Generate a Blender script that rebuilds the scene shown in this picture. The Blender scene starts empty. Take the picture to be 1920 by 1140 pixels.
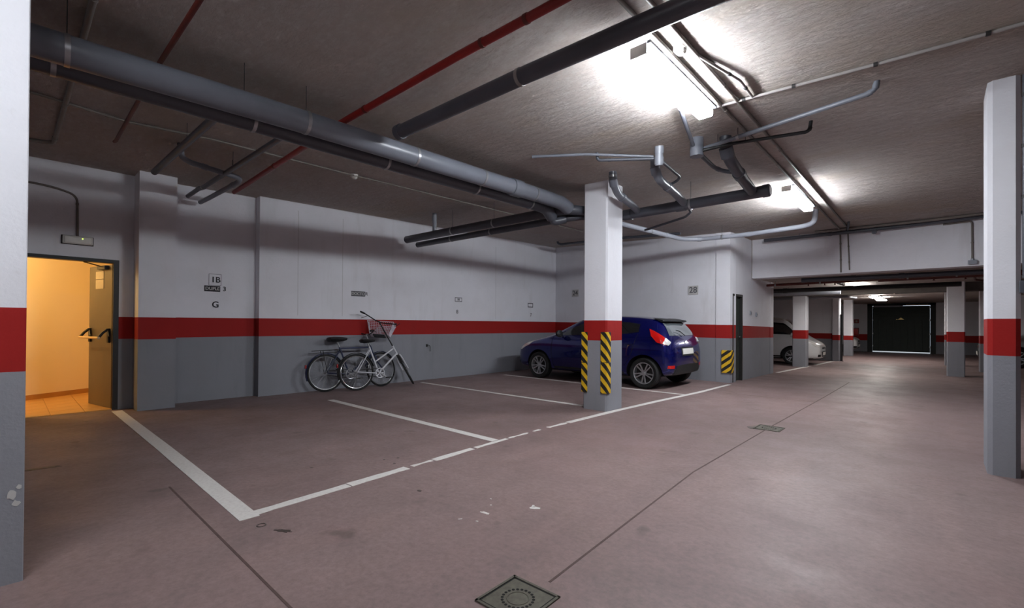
import bpy, bmesh, math, random
from mathutils import Vector, Matrix
from mathutils.bvhtree import BVHTree

random.seed(7)
SC = bpy.context.scene
COL = SC.collection

# ------------------------------------------------------------------ camera
EYE = Vector((0.0, 0.0, 1.22))
FOCAL, YAW, PITCH, ROLL, PPY = 868.7, 0.7425, 0.0063, 0.0064, 603.3      # pixels of a 1920x1140 frame
fwd = Vector((-math.sin(YAW) * math.cos(PITCH), math.cos(YAW) * math.cos(PITCH), math.sin(PITCH)))
rgt = Vector((math.cos(YAW), math.sin(YAW), 0.0))
upv = rgt.cross(fwd)
r2 = rgt * math.cos(ROLL) + upv * math.sin(ROLL)
u2 = -rgt * math.sin(ROLL) + upv * math.cos(ROLL)
cam_data = bpy.data.cameras.new('camera')
cam_data.sensor_fit = 'HORIZONTAL'
cam_data.sensor_width = 36.0
cam_data.lens = FOCAL / 1920.0 * 36.0
cam_data.shift_y = (PPY - 570.0) / 1920.0
cam_data.clip_start = 0.05
cam = bpy.data.objects.new('camera', cam_data)
COL.objects.link(cam)
cm = Matrix((r2, u2, -fwd)).transposed().to_4x4()
cm.translation = EYE
cam.matrix_world = cm
SC.camera = cam

# ------------------------------------------------------------------ world (daylight outside the gate) and exposure
world = bpy.data.worlds.new('world')
SC.world = world
world.use_nodes = True
wb = world.node_tree.nodes['Background']
wb.inputs[0].default_value = (0.75, 0.86, 1.0, 1)
wb.inputs[1].default_value = 0.8
SC.view_settings.view_transform = 'Standard'
SC.view_settings.look = 'None'
SC.view_settings.gamma = 1.0
SC.view_settings.use_curve_mapping = False
SC.view_settings.exposure = 1.0
SC.cycles.max_bounces = 16
SC.cycles.diffuse_bounces = 10
TUBE = 84.0           # emission of the aisle tube lamps
FAR_TUBE = 24.0       # emission of the small lamps under the low ceiling
TUBE_COLOR = (0.90, 0.95, 1.0)
STAIR_WATT = 22.0     # warm lamp in the stair lobby

# ------------------------------------------------------------------ materials
MAT = {}


def srgb(r, g, b):
    def f(c):
        c /= 255.0
        return c / 12.92 if c <= 0.04045 else ((c + 0.055) / 1.055) ** 2.4
    return (f(r), f(g), f(b), 1.0)


def _nodes(name):
    m = bpy.data.materials.new(name)
    m.use_nodes = True
    MAT[name] = m
    nt = m.node_tree
    return m, nt, nt.nodes['Principled BSDF']


def _noise(nt, scale, detail=4, rough=0.6, coord=None, stretch=None):
    tc = nt.nodes.new('ShaderNodeTexCoord')
    src = tc.outputs['Object']
    if coord == 'gen':
        src = tc.outputs['Generated']
    if stretch:
        mp = nt.nodes.new('ShaderNodeMapping')
        mp.inputs['Scale'].default_value = stretch
        nt.links.new(src, mp.inputs['Vector'])
        src = mp.outputs['Vector']
    n = nt.nodes.new('ShaderNodeTexNoise')
    n.inputs['Scale'].default_value = scale
    n.inputs['Detail'].default_value = detail
    n.inputs['Roughness'].default_value = rough
    nt.links.new(src, n.inputs['Vector'])
    return n.outputs['Fac']


def _ramp(nt, fac, lo, hi, c0=(0, 0, 0, 1), c1=(1, 1, 1, 1)):
    r = nt.nodes.new('ShaderNodeValToRGB')
    r.color_ramp.elements[0].position = lo
    r.color_ramp.elements[1].position = hi
    r.color_ramp.elements[0].color = c0
    r.color_ramp.elements[1].color = c1
    nt.links.new(fac, r.inputs['Fac'])
    return r.outputs['Color']


def _mix(nt, fac, a, b, mode='MIX'):
    m = nt.nodes.new('ShaderNodeMix')
    m.data_type = 'RGBA'
    m.blend_type = mode
    for sock, v in ((m.inputs[0], fac), (m.inputs[6], a), (m.inputs[7], b)):
        if hasattr(v, 'links'):
            nt.links.new(v, sock)
        elif isinstance(v, (int, float)):
            sock.default_value = v
        else:
            sock.default_value = v
    return m.outputs[2]


def _bump(nt, bsdf, height, strength, dist=0.01, prev=None):
    b = nt.nodes.new('ShaderNodeBump')
    b.inputs['Strength'].default_value = strength
    b.inputs['Distance'].default_value = dist
    nt.links.new(height, b.inputs['Height'])
    if prev is not None:
        nt.links.new(prev, b.inputs['Normal'])
    nt.links.new(b.outputs['Normal'], bsdf.inputs['Normal'])
    return b.outputs['Normal']


def plain(name, col, rough=0.5, metal=0.0, var=0.12, scale=8.0, spec=0.5, coat=0.0):
    m, nt, b = _nodes(name)
    n = _noise(nt, scale)
    d = tuple(c * (1 - var) for c in col[:3]) + (1,)
    l = tuple(min(1, c * (1 + var)) for c in col[:3]) + (1,)
    nt.links.new(_ramp(nt, n, 0.3, 0.7, d, l), b.inputs['Base Color'])
    b.inputs['Roughness'].default_value = rough
    b.inputs['Metallic'].default_value = metal
    b.inputs['Specular IOR Level'].default_value = spec
    b.inputs['Coat Weight'].default_value = coat
    return m


def paint(name, col, dirt, rough=0.75, bump=0.35, amount=0.55):
    """rough plaster with a paint coat, scuffs and dirt"""
    m, nt, b = _nodes(name)
    big = _noise(nt, 0.9, 5, 0.65)
    fine = _noise(nt, 14.0, 6, 0.7)
    streak = _noise(nt, 2.4, 4, 0.6, stretch=(1.6, 1.6, 0.25))
    c = _mix(nt, _ramp(nt, big, 0.42, 0.78), col, tuple(col[i] * (1 - amount * 0.35) + dirt[i] * amount * 0.35 for i in range(3)) + (1,))
    c = _mix(nt, _ramp(nt, streak, 0.58, 0.82, (0, 0, 0, 1), (amount * 0.5,) * 3 + (1,)), c, dirt)
    c = _mix(nt, _ramp(nt, fine, 0.62, 0.74, (0, 0, 0, 1), (amount * 0.3,) * 3 + (1,)), c, dirt)
    nt.links.new(c, b.inputs['Base Color'])
    b.inputs['Roughness'].default_value = rough
    b.inputs['Specular IOR Level'].default_value = 0.25
    n1 = _bump(nt, b, _noise(nt, 55.0, 3, 0.6), bump, 0.004)
    _bump(nt, b, _noise(nt, 5.0, 4, 0.6), bump * 0.7, 0.02, n1)
    return m


WHITE = paint('white_paint', srgb(226, 226, 232), srgb(168, 160, 154))
GREY = paint('grey_paint', srgb(138, 139, 146), srgb(104, 102, 100))
RED = paint('red_paint', srgb(152, 26, 24), srgb(110, 40, 34), rough=0.7)
LOBBY = paint('lobby_plaster', srgb(236, 222, 190), srgb(210, 190, 150), bump=0.15, amount=0.2)

# floor: painted, worn pinkish concrete
m, nt, b = _nodes('floor_concrete')
n_big = _noise(nt, 0.35, 6, 0.62)
n_mid = _noise(nt, 1.7, 6, 0.7)
n_fine = _noise(nt, 26.0, 5, 0.75)
n_spot = _noise(nt, 3.3, 2, 0.4)
n_drag = _noise(nt, 1.1, 5, 0.6, stretch=(2.2, 0.35, 1))
c = _mix(nt, _ramp(nt, n_big, 0.35, 0.68), srgb(128, 106, 104), srgb(146, 125, 123))
c = _mix(nt, _ramp(nt, n_mid, 0.45, 0.75, (0, 0, 0, 1), (0.55, 0.55, 0.55, 1)), c, srgb(112, 99, 97))
c = _mix(nt, _ramp(nt, n_drag, 0.52, 0.72, (0, 0, 0, 1), (0.5, 0.5, 0.5, 1)), c, srgb(156, 130, 126))
c = _mix(nt, _ramp(nt, n_fine, 0.38, 0.72, (0, 0, 0, 1), (0.55, 0.55, 0.55, 1)), c, srgb(96, 82, 80))
c = _mix(nt, _ramp(nt, n_spot, 0.70, 0.77, (0, 0, 0, 1), (0.5, 0.5, 0.5, 1)), c, srgb(74, 62, 58))
nt.links.new(c, b.inputs['Base Color'])
nt.links.new(_ramp(nt, n_mid, 0.3, 0.7, (0.42,) * 3 + (1,), (0.62,) * 3 + (1,)), b.inputs['Roughness'])
b.inputs['Specular IOR Level'].default_value = 0.35
n1 = _bump(nt, b, n_fine, 0.12, 0.004)
_bump(nt, b, n_mid, 0.12, 0.02, n1)
FLOOR = m

# ceiling: trowelled fire-proofing plaster
m, nt, b = _nodes('ceiling_plaster')
n_big = _noise(nt, 0.45, 5, 0.6)
n_stain = _noise(nt, 0.8, 6, 0.7)
tc = nt.nodes.new('ShaderNodeTexCoord')
wv = nt.nodes.new('ShaderNodeTexWave')
wv.wave_type = 'RINGS'
wv.inputs['Scale'].default_value = 3.2
wv.inputs['Distortion'].default_value = 9.0
wv.inputs['Detail'].default_value = 4.0
wv.inputs['Detail Scale'].default_value = 1.6
wv.inputs['Detail Roughness'].default_value = 0.65
nt.links.new(tc.outputs['Object'], wv.inputs['Vector'])
n_tr = _noise(nt, 3.0, 8, 0.72, stretch=(1.0, 2.6, 1))
n_gr = _noise(nt, 30.0, 6, 0.75)
c = _mix(nt, _ramp(nt, n_big, 0.35, 0.7), srgb(250, 244, 239), srgb(246, 236, 229))
c = _mix(nt, _ramp(nt, n_stain, 0.5, 0.75, (0, 0, 0, 1), (0.6, 0.6, 0.6, 1)), c, srgb(222, 206, 192))
c = _mix(nt, _ramp(nt, n_gr, 0.4, 0.7, (0, 0, 0, 1), (0.35, 0.35, 0.35, 1)), c, srgb(212, 202, 196))
n_sw = _noise(nt, 7.0, 7, 0.75, stretch=(1.0, 2.2, 1))
n_rd = _noise(nt, 11.0, 9, 0.82, stretch=(0.8, 1.9, 1))
ridge = _ramp(nt, n_rd, 0.46, 0.58)
c = _mix(nt, _ramp(nt, n_rd, 0.42, 0.60, (0.45, 0.45, 0.45, 1), (0, 0, 0, 1)), c, srgb(214, 196, 186))
n_yl = _noise(nt, 0.55, 4, 0.65, stretch=(0.7, 1.3, 1))
c = _mix(nt, _ramp(nt, n_sw, 0.46, 0.66, (0, 0, 0, 1), (0.5, 0.5, 0.5, 1)), c, srgb(222, 208, 199))
c = _mix(nt, _ramp(nt, n_yl, 0.50, 0.70, (0, 0, 0, 1), (0.5, 0.5, 0.5, 1)), c, srgb(222, 200, 172))
nt.links.new(c, b.inputs['Base Color'])
b.inputs['Roughness'].default_value = 0.85
b.inputs['Specular IOR Level'].default_value = 0.25
n1 = _bump(nt, b, n_gr, 0.6, 0.03)
n2 = _bump(nt, b, wv.outputs['Fac'], 0.35, 0.03, n1)
n2 = _bump(nt, b, ridge, 0.9, 0.035, n2)
n3 = _bump(nt, b, n_sw, 0.8, 0.05, n2)
_bump(nt, b, n_tr, 0.8, 0.10, n3)
CEIL = m

# worn line paint on the floor
m, nt, b = _nodes('line_paint')
wear = _noise(nt, 9.0, 6, 0.75)
fine = _noise(nt, 40.0, 4, 0.7)
c = _mix(nt, _ramp(nt, fine, 0.45, 0.75, (0, 0, 0, 1), (0.35, 0.35, 0.35, 1)), srgb(218, 214, 210), srgb(160, 146, 140))
c = _mix(nt, _ramp(nt, wear, 0.66, 0.72), c, srgb(134, 112, 106))
nt.links.new(c, b.inputs['Base Color'])
b.inputs['Roughness'].default_value = 0.6
LINE = m

PVC = plain('grey_pvc', srgb(104, 107, 116), 0.32, 0, 0.10, 3.0, 0.5)
PVC_DARK = plain('dark_grey_pvc', srgb(72, 74, 82), 0.38, 0, 0.12, 3.0, 0.5)
PVC_LIGHT = plain('light_grey_pvc', srgb(138, 141, 150), 0.35, 0, 0.08, 3.0, 0.5)
PIPE_RED = plain('red_pipe_paint', srgb(132, 22, 18), 0.42, 0, 0.15, 5.0)
PIPE_RUST = plain('rust_red_paint', srgb(92, 30, 20), 0.5, 0, 0.2, 5.0)
CONDUIT = plain('grey_conduit', srgb(142, 136, 134), 0.45, 0, 0.1, 6.0)
CONDUIT_DARK = plain('dusty_conduit', srgb(112, 104, 98), 0.5, 0, 0.15, 6.0)
STEEL = plain('zinc_steel', srgb(165, 165, 168), 0.35, 0.8, 0.1, 20.0)
DARK_STEEL = plain('dark_steel', srgb(52, 50, 50), 0.5, 0.4, 0.15, 20.0)
PLASTIC_W = plain('white_plastic', srgb(205, 203, 198), 0.4, 0, 0.04, 5.0)
BLACK = plain('black_plastic', srgb(20, 20, 22), 0.5, 0, 0.15, 12.0)
RUBBER = plain('rubber', srgb(22, 22, 23), 0.75, 0, 0.2, 15.0)
TYPE = plain('stencil_black', srgb(38, 37, 42), 0.7, 0, 0.2, 30.0)
TYPE_SOFT = plain('stencil_faded', srgb(96, 96, 100), 0.7, 0, 0.2, 30.0)
PLATE = plain('sign_plate', srgb(188, 186, 184), 0.6, 0, 0.06, 12.0)
DOOR_FRAME = plain('door_frame_black', srgb(30, 29, 28), 0.45, 0.1, 0.15, 8.0)
DOOR_LEAF = plain('door_leaf_grey', srgb(100, 92, 80), 0.42, 0.1, 0.06, 3.0)
DOOR_GREEN = plain('door_green', srgb(62, 68, 62), 0.4, 0.2, 0.15, 5.0)
PAPER = plain('notice_paper', srgb(176, 166, 146), 0.7, 0, 0.05, 30.0)
TILE = plain('lobby_tile', srgb(206, 160, 96), 0.3, 0, 0.12, 5.0)
SKIRT = plain('lobby_skirting', srgb(176, 128, 72), 0.35, 0, 0.12, 5.0)
GATE = plain('gate_green', srgb(30, 40, 35), 0.5, 0.3, 0.15, 4.0)
GATE_FRAME = plain('gate_frame_dark', srgb(18, 21, 20), 0.5, 0.3, 0.15, 4.0)
BRASS = plain('brass_badge', srgb(196, 172, 110), 0.35, 0.6, 0.1, 20.0)
IRON = plain('cast_iron', srgb(92, 88, 78), 0.6, 0.35, 0.25, 30.0)
HOLE = plain('dark_hole', srgb(14, 13, 12), 0.9, 0, 0.1, 20.0)
JOINT = plain('joint_filler', srgb(84, 66, 62), 0.8, 0, 0.2, 20.0)
STAIN = plain('oil_stain', srgb(72, 62, 58), 0.45, 0, 0.25, 20.0)
OUTDOOR = plain('outdoor_paving', srgb(190, 186, 178), 0.8, 0, 0.1, 3.0)
CHROME = plain('chrome', srgb(210, 212, 215), 0.18, 0.95, 0.03, 20.0)
ALLOY = plain('alloy_wheel', srgb(188, 190, 194), 0.3, 0.75, 0.05, 12.0)
TRIM_BLACK = plain('trim_black', srgb(24, 24, 26), 0.55, 0, 0.15, 12.0)
BLUE = plain('blue_car_paint', srgb(2, 11, 98), 0.24, 0.6, 0.05, 2.0, 0.5, 1.0)
WHITE_CAR = plain('white_car_paint', srgb(214, 214, 214), 0.3, 0, 0.03, 2.0, 0.5, 1.0)
SILVER_CAR = plain('silver_car_paint', srgb(150, 150, 148), 0.3, 0.5, 0.03, 2.0, 0.5, 1.0)
GLASS = plain('car_glass', srgb(18, 21, 24), 0.06, 0, 0.05, 2.0, 0.8, 1.0)
GLASS_REAR = plain('rear_glass', srgb(96, 102, 106), 0.12, 0, 0.05, 2.0, 0.8, 1.0)  # lighter grey paints the reflection on the rear window into the glass
LAMP_RED = plain('red_lens', srgb(196, 18, 14), 0.15, 0, 0.1, 30.0, 0.6, 1.0)
LAMP_CLEAR = plain('clear_lens', srgb(226, 224, 220), 0.12, 0.1, 0.05, 30.0, 0.7, 1.0)
PLATE_CAR = plain('number_plate', srgb(224, 222, 216), 0.4, 0, 0.03, 10.0)
BIKE_WHITE = plain('white_frame_paint', srgb(206, 206, 212), 0.3, 0, 0.04, 10.0)
BIKE_BLUE = plain('navy_frame_paint', srgb(34, 42, 74), 0.35, 0, 0.08, 10.0)
BASKET = plain('basket_wire', srgb(206, 198, 208), 0.4, 0.1, 0.05, 20.0)


def emit(name, col, strength):
    m, nt, b = _nodes(name)
    b.inputs['Base Color'].default_value = tuple(col) + (1,)
    b.inputs['Emission Color'].default_value = tuple(col) + (1,)
    b.inputs['Emission Strength'].default_value = strength
    return m


LIT = emit('tube_light', TUBE_COLOR, TUBE)
LIT_DIM = emit('dim_tube_light', TUBE_COLOR, TUBE * 0.48)  # same tubes, emission turned down so the left pillar does not clip
LIT_FAR = emit('far_tube_light', (1.0, 0.98, 0.94), FAR_TUBE)
LIT_WARM = emit('lobby_bulb', (1.0, 0.72, 0.32), 10.0)
LED_GREEN = emit('green_led', (0.55, 1.0, 0.1), 1.2)

# yellow-black diagonal stripes (printed on the foam guards)
def hazard(name, slant):
    m, nt, b = _nodes(name)
    tc = nt.nodes.new('ShaderNodeTexCoord')
    sep = nt.nodes.new('ShaderNodeSeparateXYZ')
    nt.links.new(tc.outputs['Object'], sep.inputs[0])

    def _math(op, a, bb):
        k = nt.nodes.new('ShaderNodeMath')
        k.operation = op
        for i, v in enumerate((a, bb)):
            if v is None:
                continue
            if hasattr(v, 'links'):
                nt.links.new(v, k.inputs[i])
            else:
                k.inputs[i].default_value = v
        return k.outputs[0]

    s = _math('ADD', sep.outputs['X'], sep.outputs['Y'])
    s = _math('ADD', _math('MULTIPLY', s, slant), sep.outputs['Z'])
    s = _math('FRACT', _math('MULTIPLY', s, 1 / 0.155), None)
    s = _math('GREATER_THAN', s, 0.5)
    n = _noise(nt, 20.0, 4)
    yel = _ramp(nt, n, 0.3, 0.75, srgb(226, 180, 20), srgb(204, 162, 24))
    nt.links.new(_mix(nt, s, srgb(24, 23, 22), yel), b.inputs['Base Color'])
    b.inputs['Roughness'].default_value = 0.65
    return m


HAZARD = hazard('hazard_stripes', 1.0)
HAZARD_B = hazard('hazard_stripes_rising', -0.75)


# ------------------------------------------------------------------ mesh helpers
class MB:
    def __init__(self):
        self.v, self.f, self.m = [], [], []

    def add(self, vs, fs, mat=0):
        k = len(self.v)
        self.v += [tuple(x) for x in vs]
        self.f += [tuple(i + k for i in f) for f in fs]
        self.m += [mat] * len(fs)
        return self

    def box(self, lo, hi, mat=0):
        x0, y0, z0 = lo
        x1, y1, z1 = hi
        vs = [(x0, y0, z0), (x1, y0, z0), (x1, y1, z0), (x0, y1, z0), (x0, y0, z1), (x1, y0, z1), (x1, y1, z1), (x0, y1, z1)]
        return self.add(vs, [(3, 2, 1, 0), (4, 5, 6, 7), (0, 1, 5, 4), (1, 2, 6, 5), (2, 3, 7, 6), (3, 0, 4, 7)], mat)

    def prism(self, poly, z0, z1, mat=0):
        """vertical prism; z0/z1 may be lists (one height per corner)"""
        n = len(poly)
        a = z0 if isinstance(z0, (list, tuple)) else [z0] * n
        c = z1 if isinstance(z1, (list, tuple)) else [z1] * n
        area = sum(poly[i][0] * poly[(i + 1) % n][1] - poly[(i + 1) % n][0] * poly[i][1] for i in range(n))
        if area < 0:
            poly, a, c = poly[::-1], list(a)[::-1], list(c)[::-1]
        vs = [(poly[i][0], poly[i][1], a[i]) for i in range(n)] + [(poly[i][0], poly[i][1], c[i]) for i in range(n)]
        fs = [tuple(range(n - 1, -1, -1)), tuple(range(n, 2 * n))]
        fs += [(i, (i + 1) % n, n + (i + 1) % n, n + i) for i in range(n)]
        return self.add(vs, fs, mat)

    def rings(self, rings, mat=0, close=False, cap=True):
        n = len(rings[0])
        vs = [p for r in rings for p in r]
        fs = []
        R = len(rings)
        for i in range(R if close else R - 1):
            j = (i + 1) % R
            for k in range(n):
                l = (k + 1) % n
                fs.append((i * n + k, i * n + l, j * n + l, j * n + k))
        if cap and not close:
            fs.append(tuple(range(n - 1, -1, -1)))
            fs.append(tuple((R - 1) * n + k for k in range(n)))
        return self.add(vs, fs, mat)

    def tube(self, pts, r, n=12, mat=0, fillet=0.0, close=False, radii=None):
        pts = [Vector(p) for p in pts]
        if fillet > 0:
            pts = fil(pts, fillet)
        P = len(pts)
        rings = []
        nrm = None
        for i, p in enumerate(pts):
            if close:
                t = (pts[(i + 1) % P] - pts[i - 1]).normalized()
            elif i == 0:
                t = (pts[1] - p).normalized()
            elif i == P - 1:
                t = (p - pts[i - 1]).normalized()
            else:
                t = ((pts[i + 1] - p).normalized() + (p - pts[i - 1]).normalized()).normalized()
            if nrm is None:
                nrm = t.orthogonal().normalized()
            else:
                nrm = (nrm - t * nrm.dot(t))
                nrm = nrm.normalized() if nrm.length > 1e-6 else t.orthogonal().normalized()
            bi = t.cross(nrm)
            rr = radii[i] if radii else r
            rings.append([p + (nrm * math.cos(2 * math.pi * k / n) + bi * math.sin(2 * math.pi * k / n)) * rr for k in range(n)])
        return self.rings(rings, mat, close=close)

    def lathe(self, prof, n=24, mat=0, M=None, cap=True):
        """profile of (radius, height) about local z"""
        rings = []
        for r, h in prof:
            ring = [Vector((r * math.cos(2 * math.pi * k / n), r * math.sin(2 * math.pi * k / n), h)) for k in range(n)]
            rings.append([M @ p for p in ring] if M else ring)
        return self.rings(rings, mat, cap=cap)

    def bar(self, a, c, w, h, up=(0, 0, 1), mat=0):
        """rectangular bar between two points, w across, h along up"""
        a, c = Vector(a), Vector(c)
        t = (c - a).normalized()
        u = Vector(up)
        s = t.cross(u)
        s = s.normalized() if s.length > 1e-6 else t.orthogonal().normalized()
        u = s.cross(t).normalized()
        q = [(-1, -1), (1, -1), (1, 1), (-1, 1)]
        return self.rings([[p + s * (w / 2 * x) + u * (h / 2 * y) for x, y in q] for p in (a, c)], mat)

    def xform(self, M):
        self.v = [tuple(M @ Vector(p)) for p in self.v]
        return self

    def build(self, name, mats, parent=None, smooth=False, bevel=0.0):
        if not isinstance(mats, (list, tuple)):
            mats = [mats]
        me = bpy.data.meshes.new(name)
        me.from_pydata(self.v, [], self.f)
        for mm in mats:
            me.materials.append(mm)
        for p, k in zip(me.polygons, self.m):
            p.material_index = k
        bm = bmesh.new()
        bm.from_mesh(me)
        bmesh.ops.recalc_face_normals(bm, faces=bm.faces)
        bm.to_mesh(me)
        bm.free()
        if smooth:
            for p in me.polygons:
                p.use_smooth = True
            try:
                me.set_sharp_from_angle(angle=math.radians(38))
            except Exception:
                pass
        me.update()
        o = bpy.data.objects.new(name, me)
        COL.objects.link(o)
        if parent is not None:
            o.parent = parent
        if bevel > 0:
            bv = o.modifiers.new('bevel', 'BEVEL')
            bv.width = bevel
            bv.segments = 2
            bv.limit_method = 'ANGLE'
        return o


def fil(pts, rad, seg=6):
    out = [pts[0]]
    for i in range(1, len(pts) - 1):
        p, a, c = pts[i], pts[i - 1], pts[i + 1]
        d1, d2 = (a - p), (c - p)
        l = min(rad, d1.length * 0.45, d2.length * 0.45)
        s, e = p + d1.normalized() * l, p + d2.normalized() * l
        for k in range(seg + 1):
            t = k / seg
            out.append(s * (1 - t) ** 2 + p * 2 * t * (1 - t) + e * t * t)
    out.append(pts[-1])
    return out


def tag(o, label=None, cat=None, group=None, kind=None):
    if label:
        o['label'] = label
    if cat:
        o['category'] = cat
    if group:
        o['group'] = group
    if kind:
        o['kind'] = kind
    return o


def empty(name, loc, label=None, cat=None, group=None, rz=0.0, kind=None):
    o = bpy.data.objects.new(name, None)
    o.empty_display_size = 0.1
    COL.objects.link(o)
    o.location = loc
    o.rotation_euler = (0, 0, rz)
    return tag(o, label, cat, group, kind)


def lerp(a, c, t):
    return a + (c - a) * t


def clamp(x, a=0.0, c=1.0):
    return max(a, min(c, x))


# ------------------------------------------------------------------ the setting
XW, XR = -8.28, 6.0            # bay back wall, far right wall
YB, YS, YG = -6.0, 11.85, 28.8  # wall behind, step to the low ceiling, gate wall
LOW = 2.34                      # low ceiling beyond the step


def ceil_z(X, Y):
    u = clamp((-3.4 - X) / 4.88)
    v = clamp((Y - 2.0) / 9.0)
    near = 3.30 - 0.06 * v
    wallz = 3.31 + 0.19 * v
    return near * (1 - u) + wallz * u


mb = MB().box((-8.9, YB - 0.2, -0.2), (XR + 0.2, YG + 0.35, 0.0))
floor = tag(mb.build('floor', FLOOR), 'worn pinkish brown concrete floor of the parking garage', 'floor', kind='structure')

mb = MB()
nx, ny = 30, 36
x0, x1, y0, y1 = -8.9, XR + 0.2, YB - 0.2, YS
vs = []
for j in range(ny + 1):
    for i in range(nx + 1):
        X, Y = lerp(x0, x1, i / nx), lerp(y0, y1, j / ny)
        vs.append((X, Y, ceil_z(X, Y)))
vs += [(x0, y0, 3.8), (x1, y0, 3.8), (x1, y1, 3.8), (x0, y1, 3.8)]
fs = [(j * (nx + 1) + i, (j + 1) * (nx + 1) + i, (j + 1) * (nx + 1) + i + 1, j * (nx + 1) + i + 1) for j in range(ny) for i in range(nx)]
k = (nx + 1) * (ny + 1)
fs.append((k, k + 1, k + 2, k + 3))
fs.append(tuple([i for i in range(nx + 1)] + [k + 1, k]))
fs.append(tuple([ny * (nx + 1) + i for i in range(nx, -1, -1)] + [k + 3, k + 2]))
fs.append(tuple([j * (nx + 1) for j in range(ny, -1, -1)] + [k, k + 3]))
fs.append(tuple([j * (nx + 1) + nx for j in range(ny + 1)] + [k + 2, k + 1]))
mb.add(vs, fs)
tag(mb.build('ceiling', CEIL, smooth=True), 'brownish trowelled plaster ceiling above the near bays', 'ceiling', kind='structure')


def wall(name, p0, p1, thick, top=(3.7, 3.7), band=((1.0, 1.3), (1.0, 1.3)), base=0.0, label='', mats=None, openings=()):
    """wall from p0 to p1 (front face), thickness to its left; openings = (t0, t1, z0, z1) along the wall"""
    a, c = Vector((p0[0], p0[1], 0)), Vector((p1[0], p1[1], 0))
    d = (c - a)
    nrm = Vector((-d.y, d.x, 0)).normalized() * thick
    L = d.length
    mb = MB()
    cuts = sorted({0.0, 1.0} | {o[0] / L for o in openings} | {o[1] / L for o in openings})
    for s, e in zip(cuts[:-1], cuts[1:]):
        if e - s < 1e-6:
            continue
        q = [a + d * s, a + d * e, a + d * e + nrm, a + d * s + nrm]
        poly = [(v.x, v.y) for v in q]

        def zz(l, r):
            zs, ze = lerp(l, r, s), lerp(l, r, e)
            return [zs, ze, ze, zs]
        lv = [[base] * 4, zz(band[0][0], band[1][0]), zz(band[0][1], band[1][1]), zz(top[0], top[1])]
        hole = [o for o in openings if o[0] / L - 1e-6 <= s and e <= o[1] / L + 1e-6]
        for i in range(3):
            lo, hi = lv[i], lv[i + 1]
            if hole:
                z1 = hole[0][3]
                if max(hi) <= z1:
                    continue
                lo = [max(z, z1) for z in lo]
            mb.prism(poly, lo, hi, i)
    o = mb.build(name, mats or [GREY, RED, WHITE])
    return tag(o, label, 'wall', kind='structure')


# bay back wall (proud part), recess with the stencils, door wall
wall('wall_left', (XW, 2.82), (XW, 11.2), 0.45, band=((1.0, 1.30), (0.995, 1.31)), label='long white garage wall with red stripe behind the bicycles')
DW = -8.45
wall('wall_left_recess', (DW, 1.40), (DW, 2.82), 0.28, band=((0.99, 1.295), (1.0, 1.30)), label='recessed white wall panel with stencilled signs beside the pilaster')
wall('wall_left_door', (DW, YB), (DW, 1.40), 0.12, band=((0.985, 1.295), (0.985, 1.295)), label='wall holding the lit doorway', openings=((6.10, 7.055, 0, 2.085),))
SEAM = plain('seam_grey', srgb(188, 186, 188), 0.9)  # even grey, slightly darker than the wall, for the formwork seams
WL = bpy.data.objects['wall_left']
for Y in (3.45, 4.28, 8.4):
    MB().box((XW - 0.004, Y - 0.004, 1.36), (XW + 0.0015, Y + 0.004, 3.2)).build('formwork_seam', SEAM, WL)
mb = MB()
for i, (za, zb) in enumerate(((0, 0.985), (0.985, 1.29), (1.29, 3.7))):
    mb.box((DW - 0.1, 1.215, za), (-8.08, 1.645, zb), i)
tag(mb.build('wall_left_pilaster', [GREY, RED, WHITE]), 'shallow painted pilaster right of the lit doorway', 'pilaster', kind='structure')

# rear wall behind the car, block with the green door
CX = -3.27
wall('wall_rear', (XW - 0.2, 10.93), (CX, 10.48), 0.3, band=((0.995, 1.31), (0.955, 1.245)), label='white and grey rear wall behind the blue car')
wall('wall_block', (CX, 10.48), (-3.16, 13.57), 0.3, band=((0.955, 1.245), (0.93, 1.20)), top=(3.7, 3.7), label='end of the utility block with the green door', openings=((0.13, 0.74, 0, 1.92),))
wall('wall_block_far', (-3.16, 13.57), (-8.9, 13.57), 0.3, label='far side of the utility block', band=((0.93, 1.20), (0.93, 1.20)))
wall('wall_behind', (XR, YB), (-8.9, YB), 0.2, label='wall at the near end of the garage')
wall('wall_right', (XR, YG + 0.2), (XR, YB), 0.2, label='right hand wall of the garage')
wall('wall_far_left', (-8.5, 13.4), (-8.5, YG + 0.2), 0.3, label='left wall of the far bays', top=(2.6, 2.6))
wall('wall_divider', (-8.6, 20.25), (-2.76, 20.25), 0.2, label='dim dividing wall behind the white car', top=(2.6, 2.6), band=((0.78, 0.98), (0.78, 0.98)))
wall('wall_divider_right', (1.9, 24.0), (6.1, 24.0), 0.2, label='beige dividing wall behind the silver car', top=(2.6, 2.6), band=((0.75, 0.97), (0.75, 0.97)))
wall('wall_gate', (-8.6, YG), (XR + 0.1, YG), 0.3, label='end wall holding the dark gate', top=(2.6, 2.6), band=((0.55, 0.86), (0.55, 0.86)), openings=((6.05, 8.56, 0, 2.43),))

# low ceiling with its step face
mb = MB().box((-8.9, YS, LOW + 0.02), (XR + 0.2, YG + 0.35, 3.8), 0)
lo = mb.build('ceiling_low', CEIL)
tag(lo, 'low plaster ceiling of the far aisle', 'ceiling', kind='structure')
mb = MB().box((-3.2, YS - 0.03, LOW), (XR, YS + 0.35, 3.6))
tag(mb.build('trim_1', WHITE), 'white painted downstand beam across the aisle', 'beam', kind='structure')
mb = MB().box((-8.5, 16.25, 2.14), (XR, 16.62, LOW + 0.05))
tag(mb.build('trim_2', plain('dark_beam_paint', srgb(96, 90, 86), 0.8)), 'dark far downstand beam over the first far pillars', 'beam', kind='structure')  # one even dark grey for the whole beam

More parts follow.
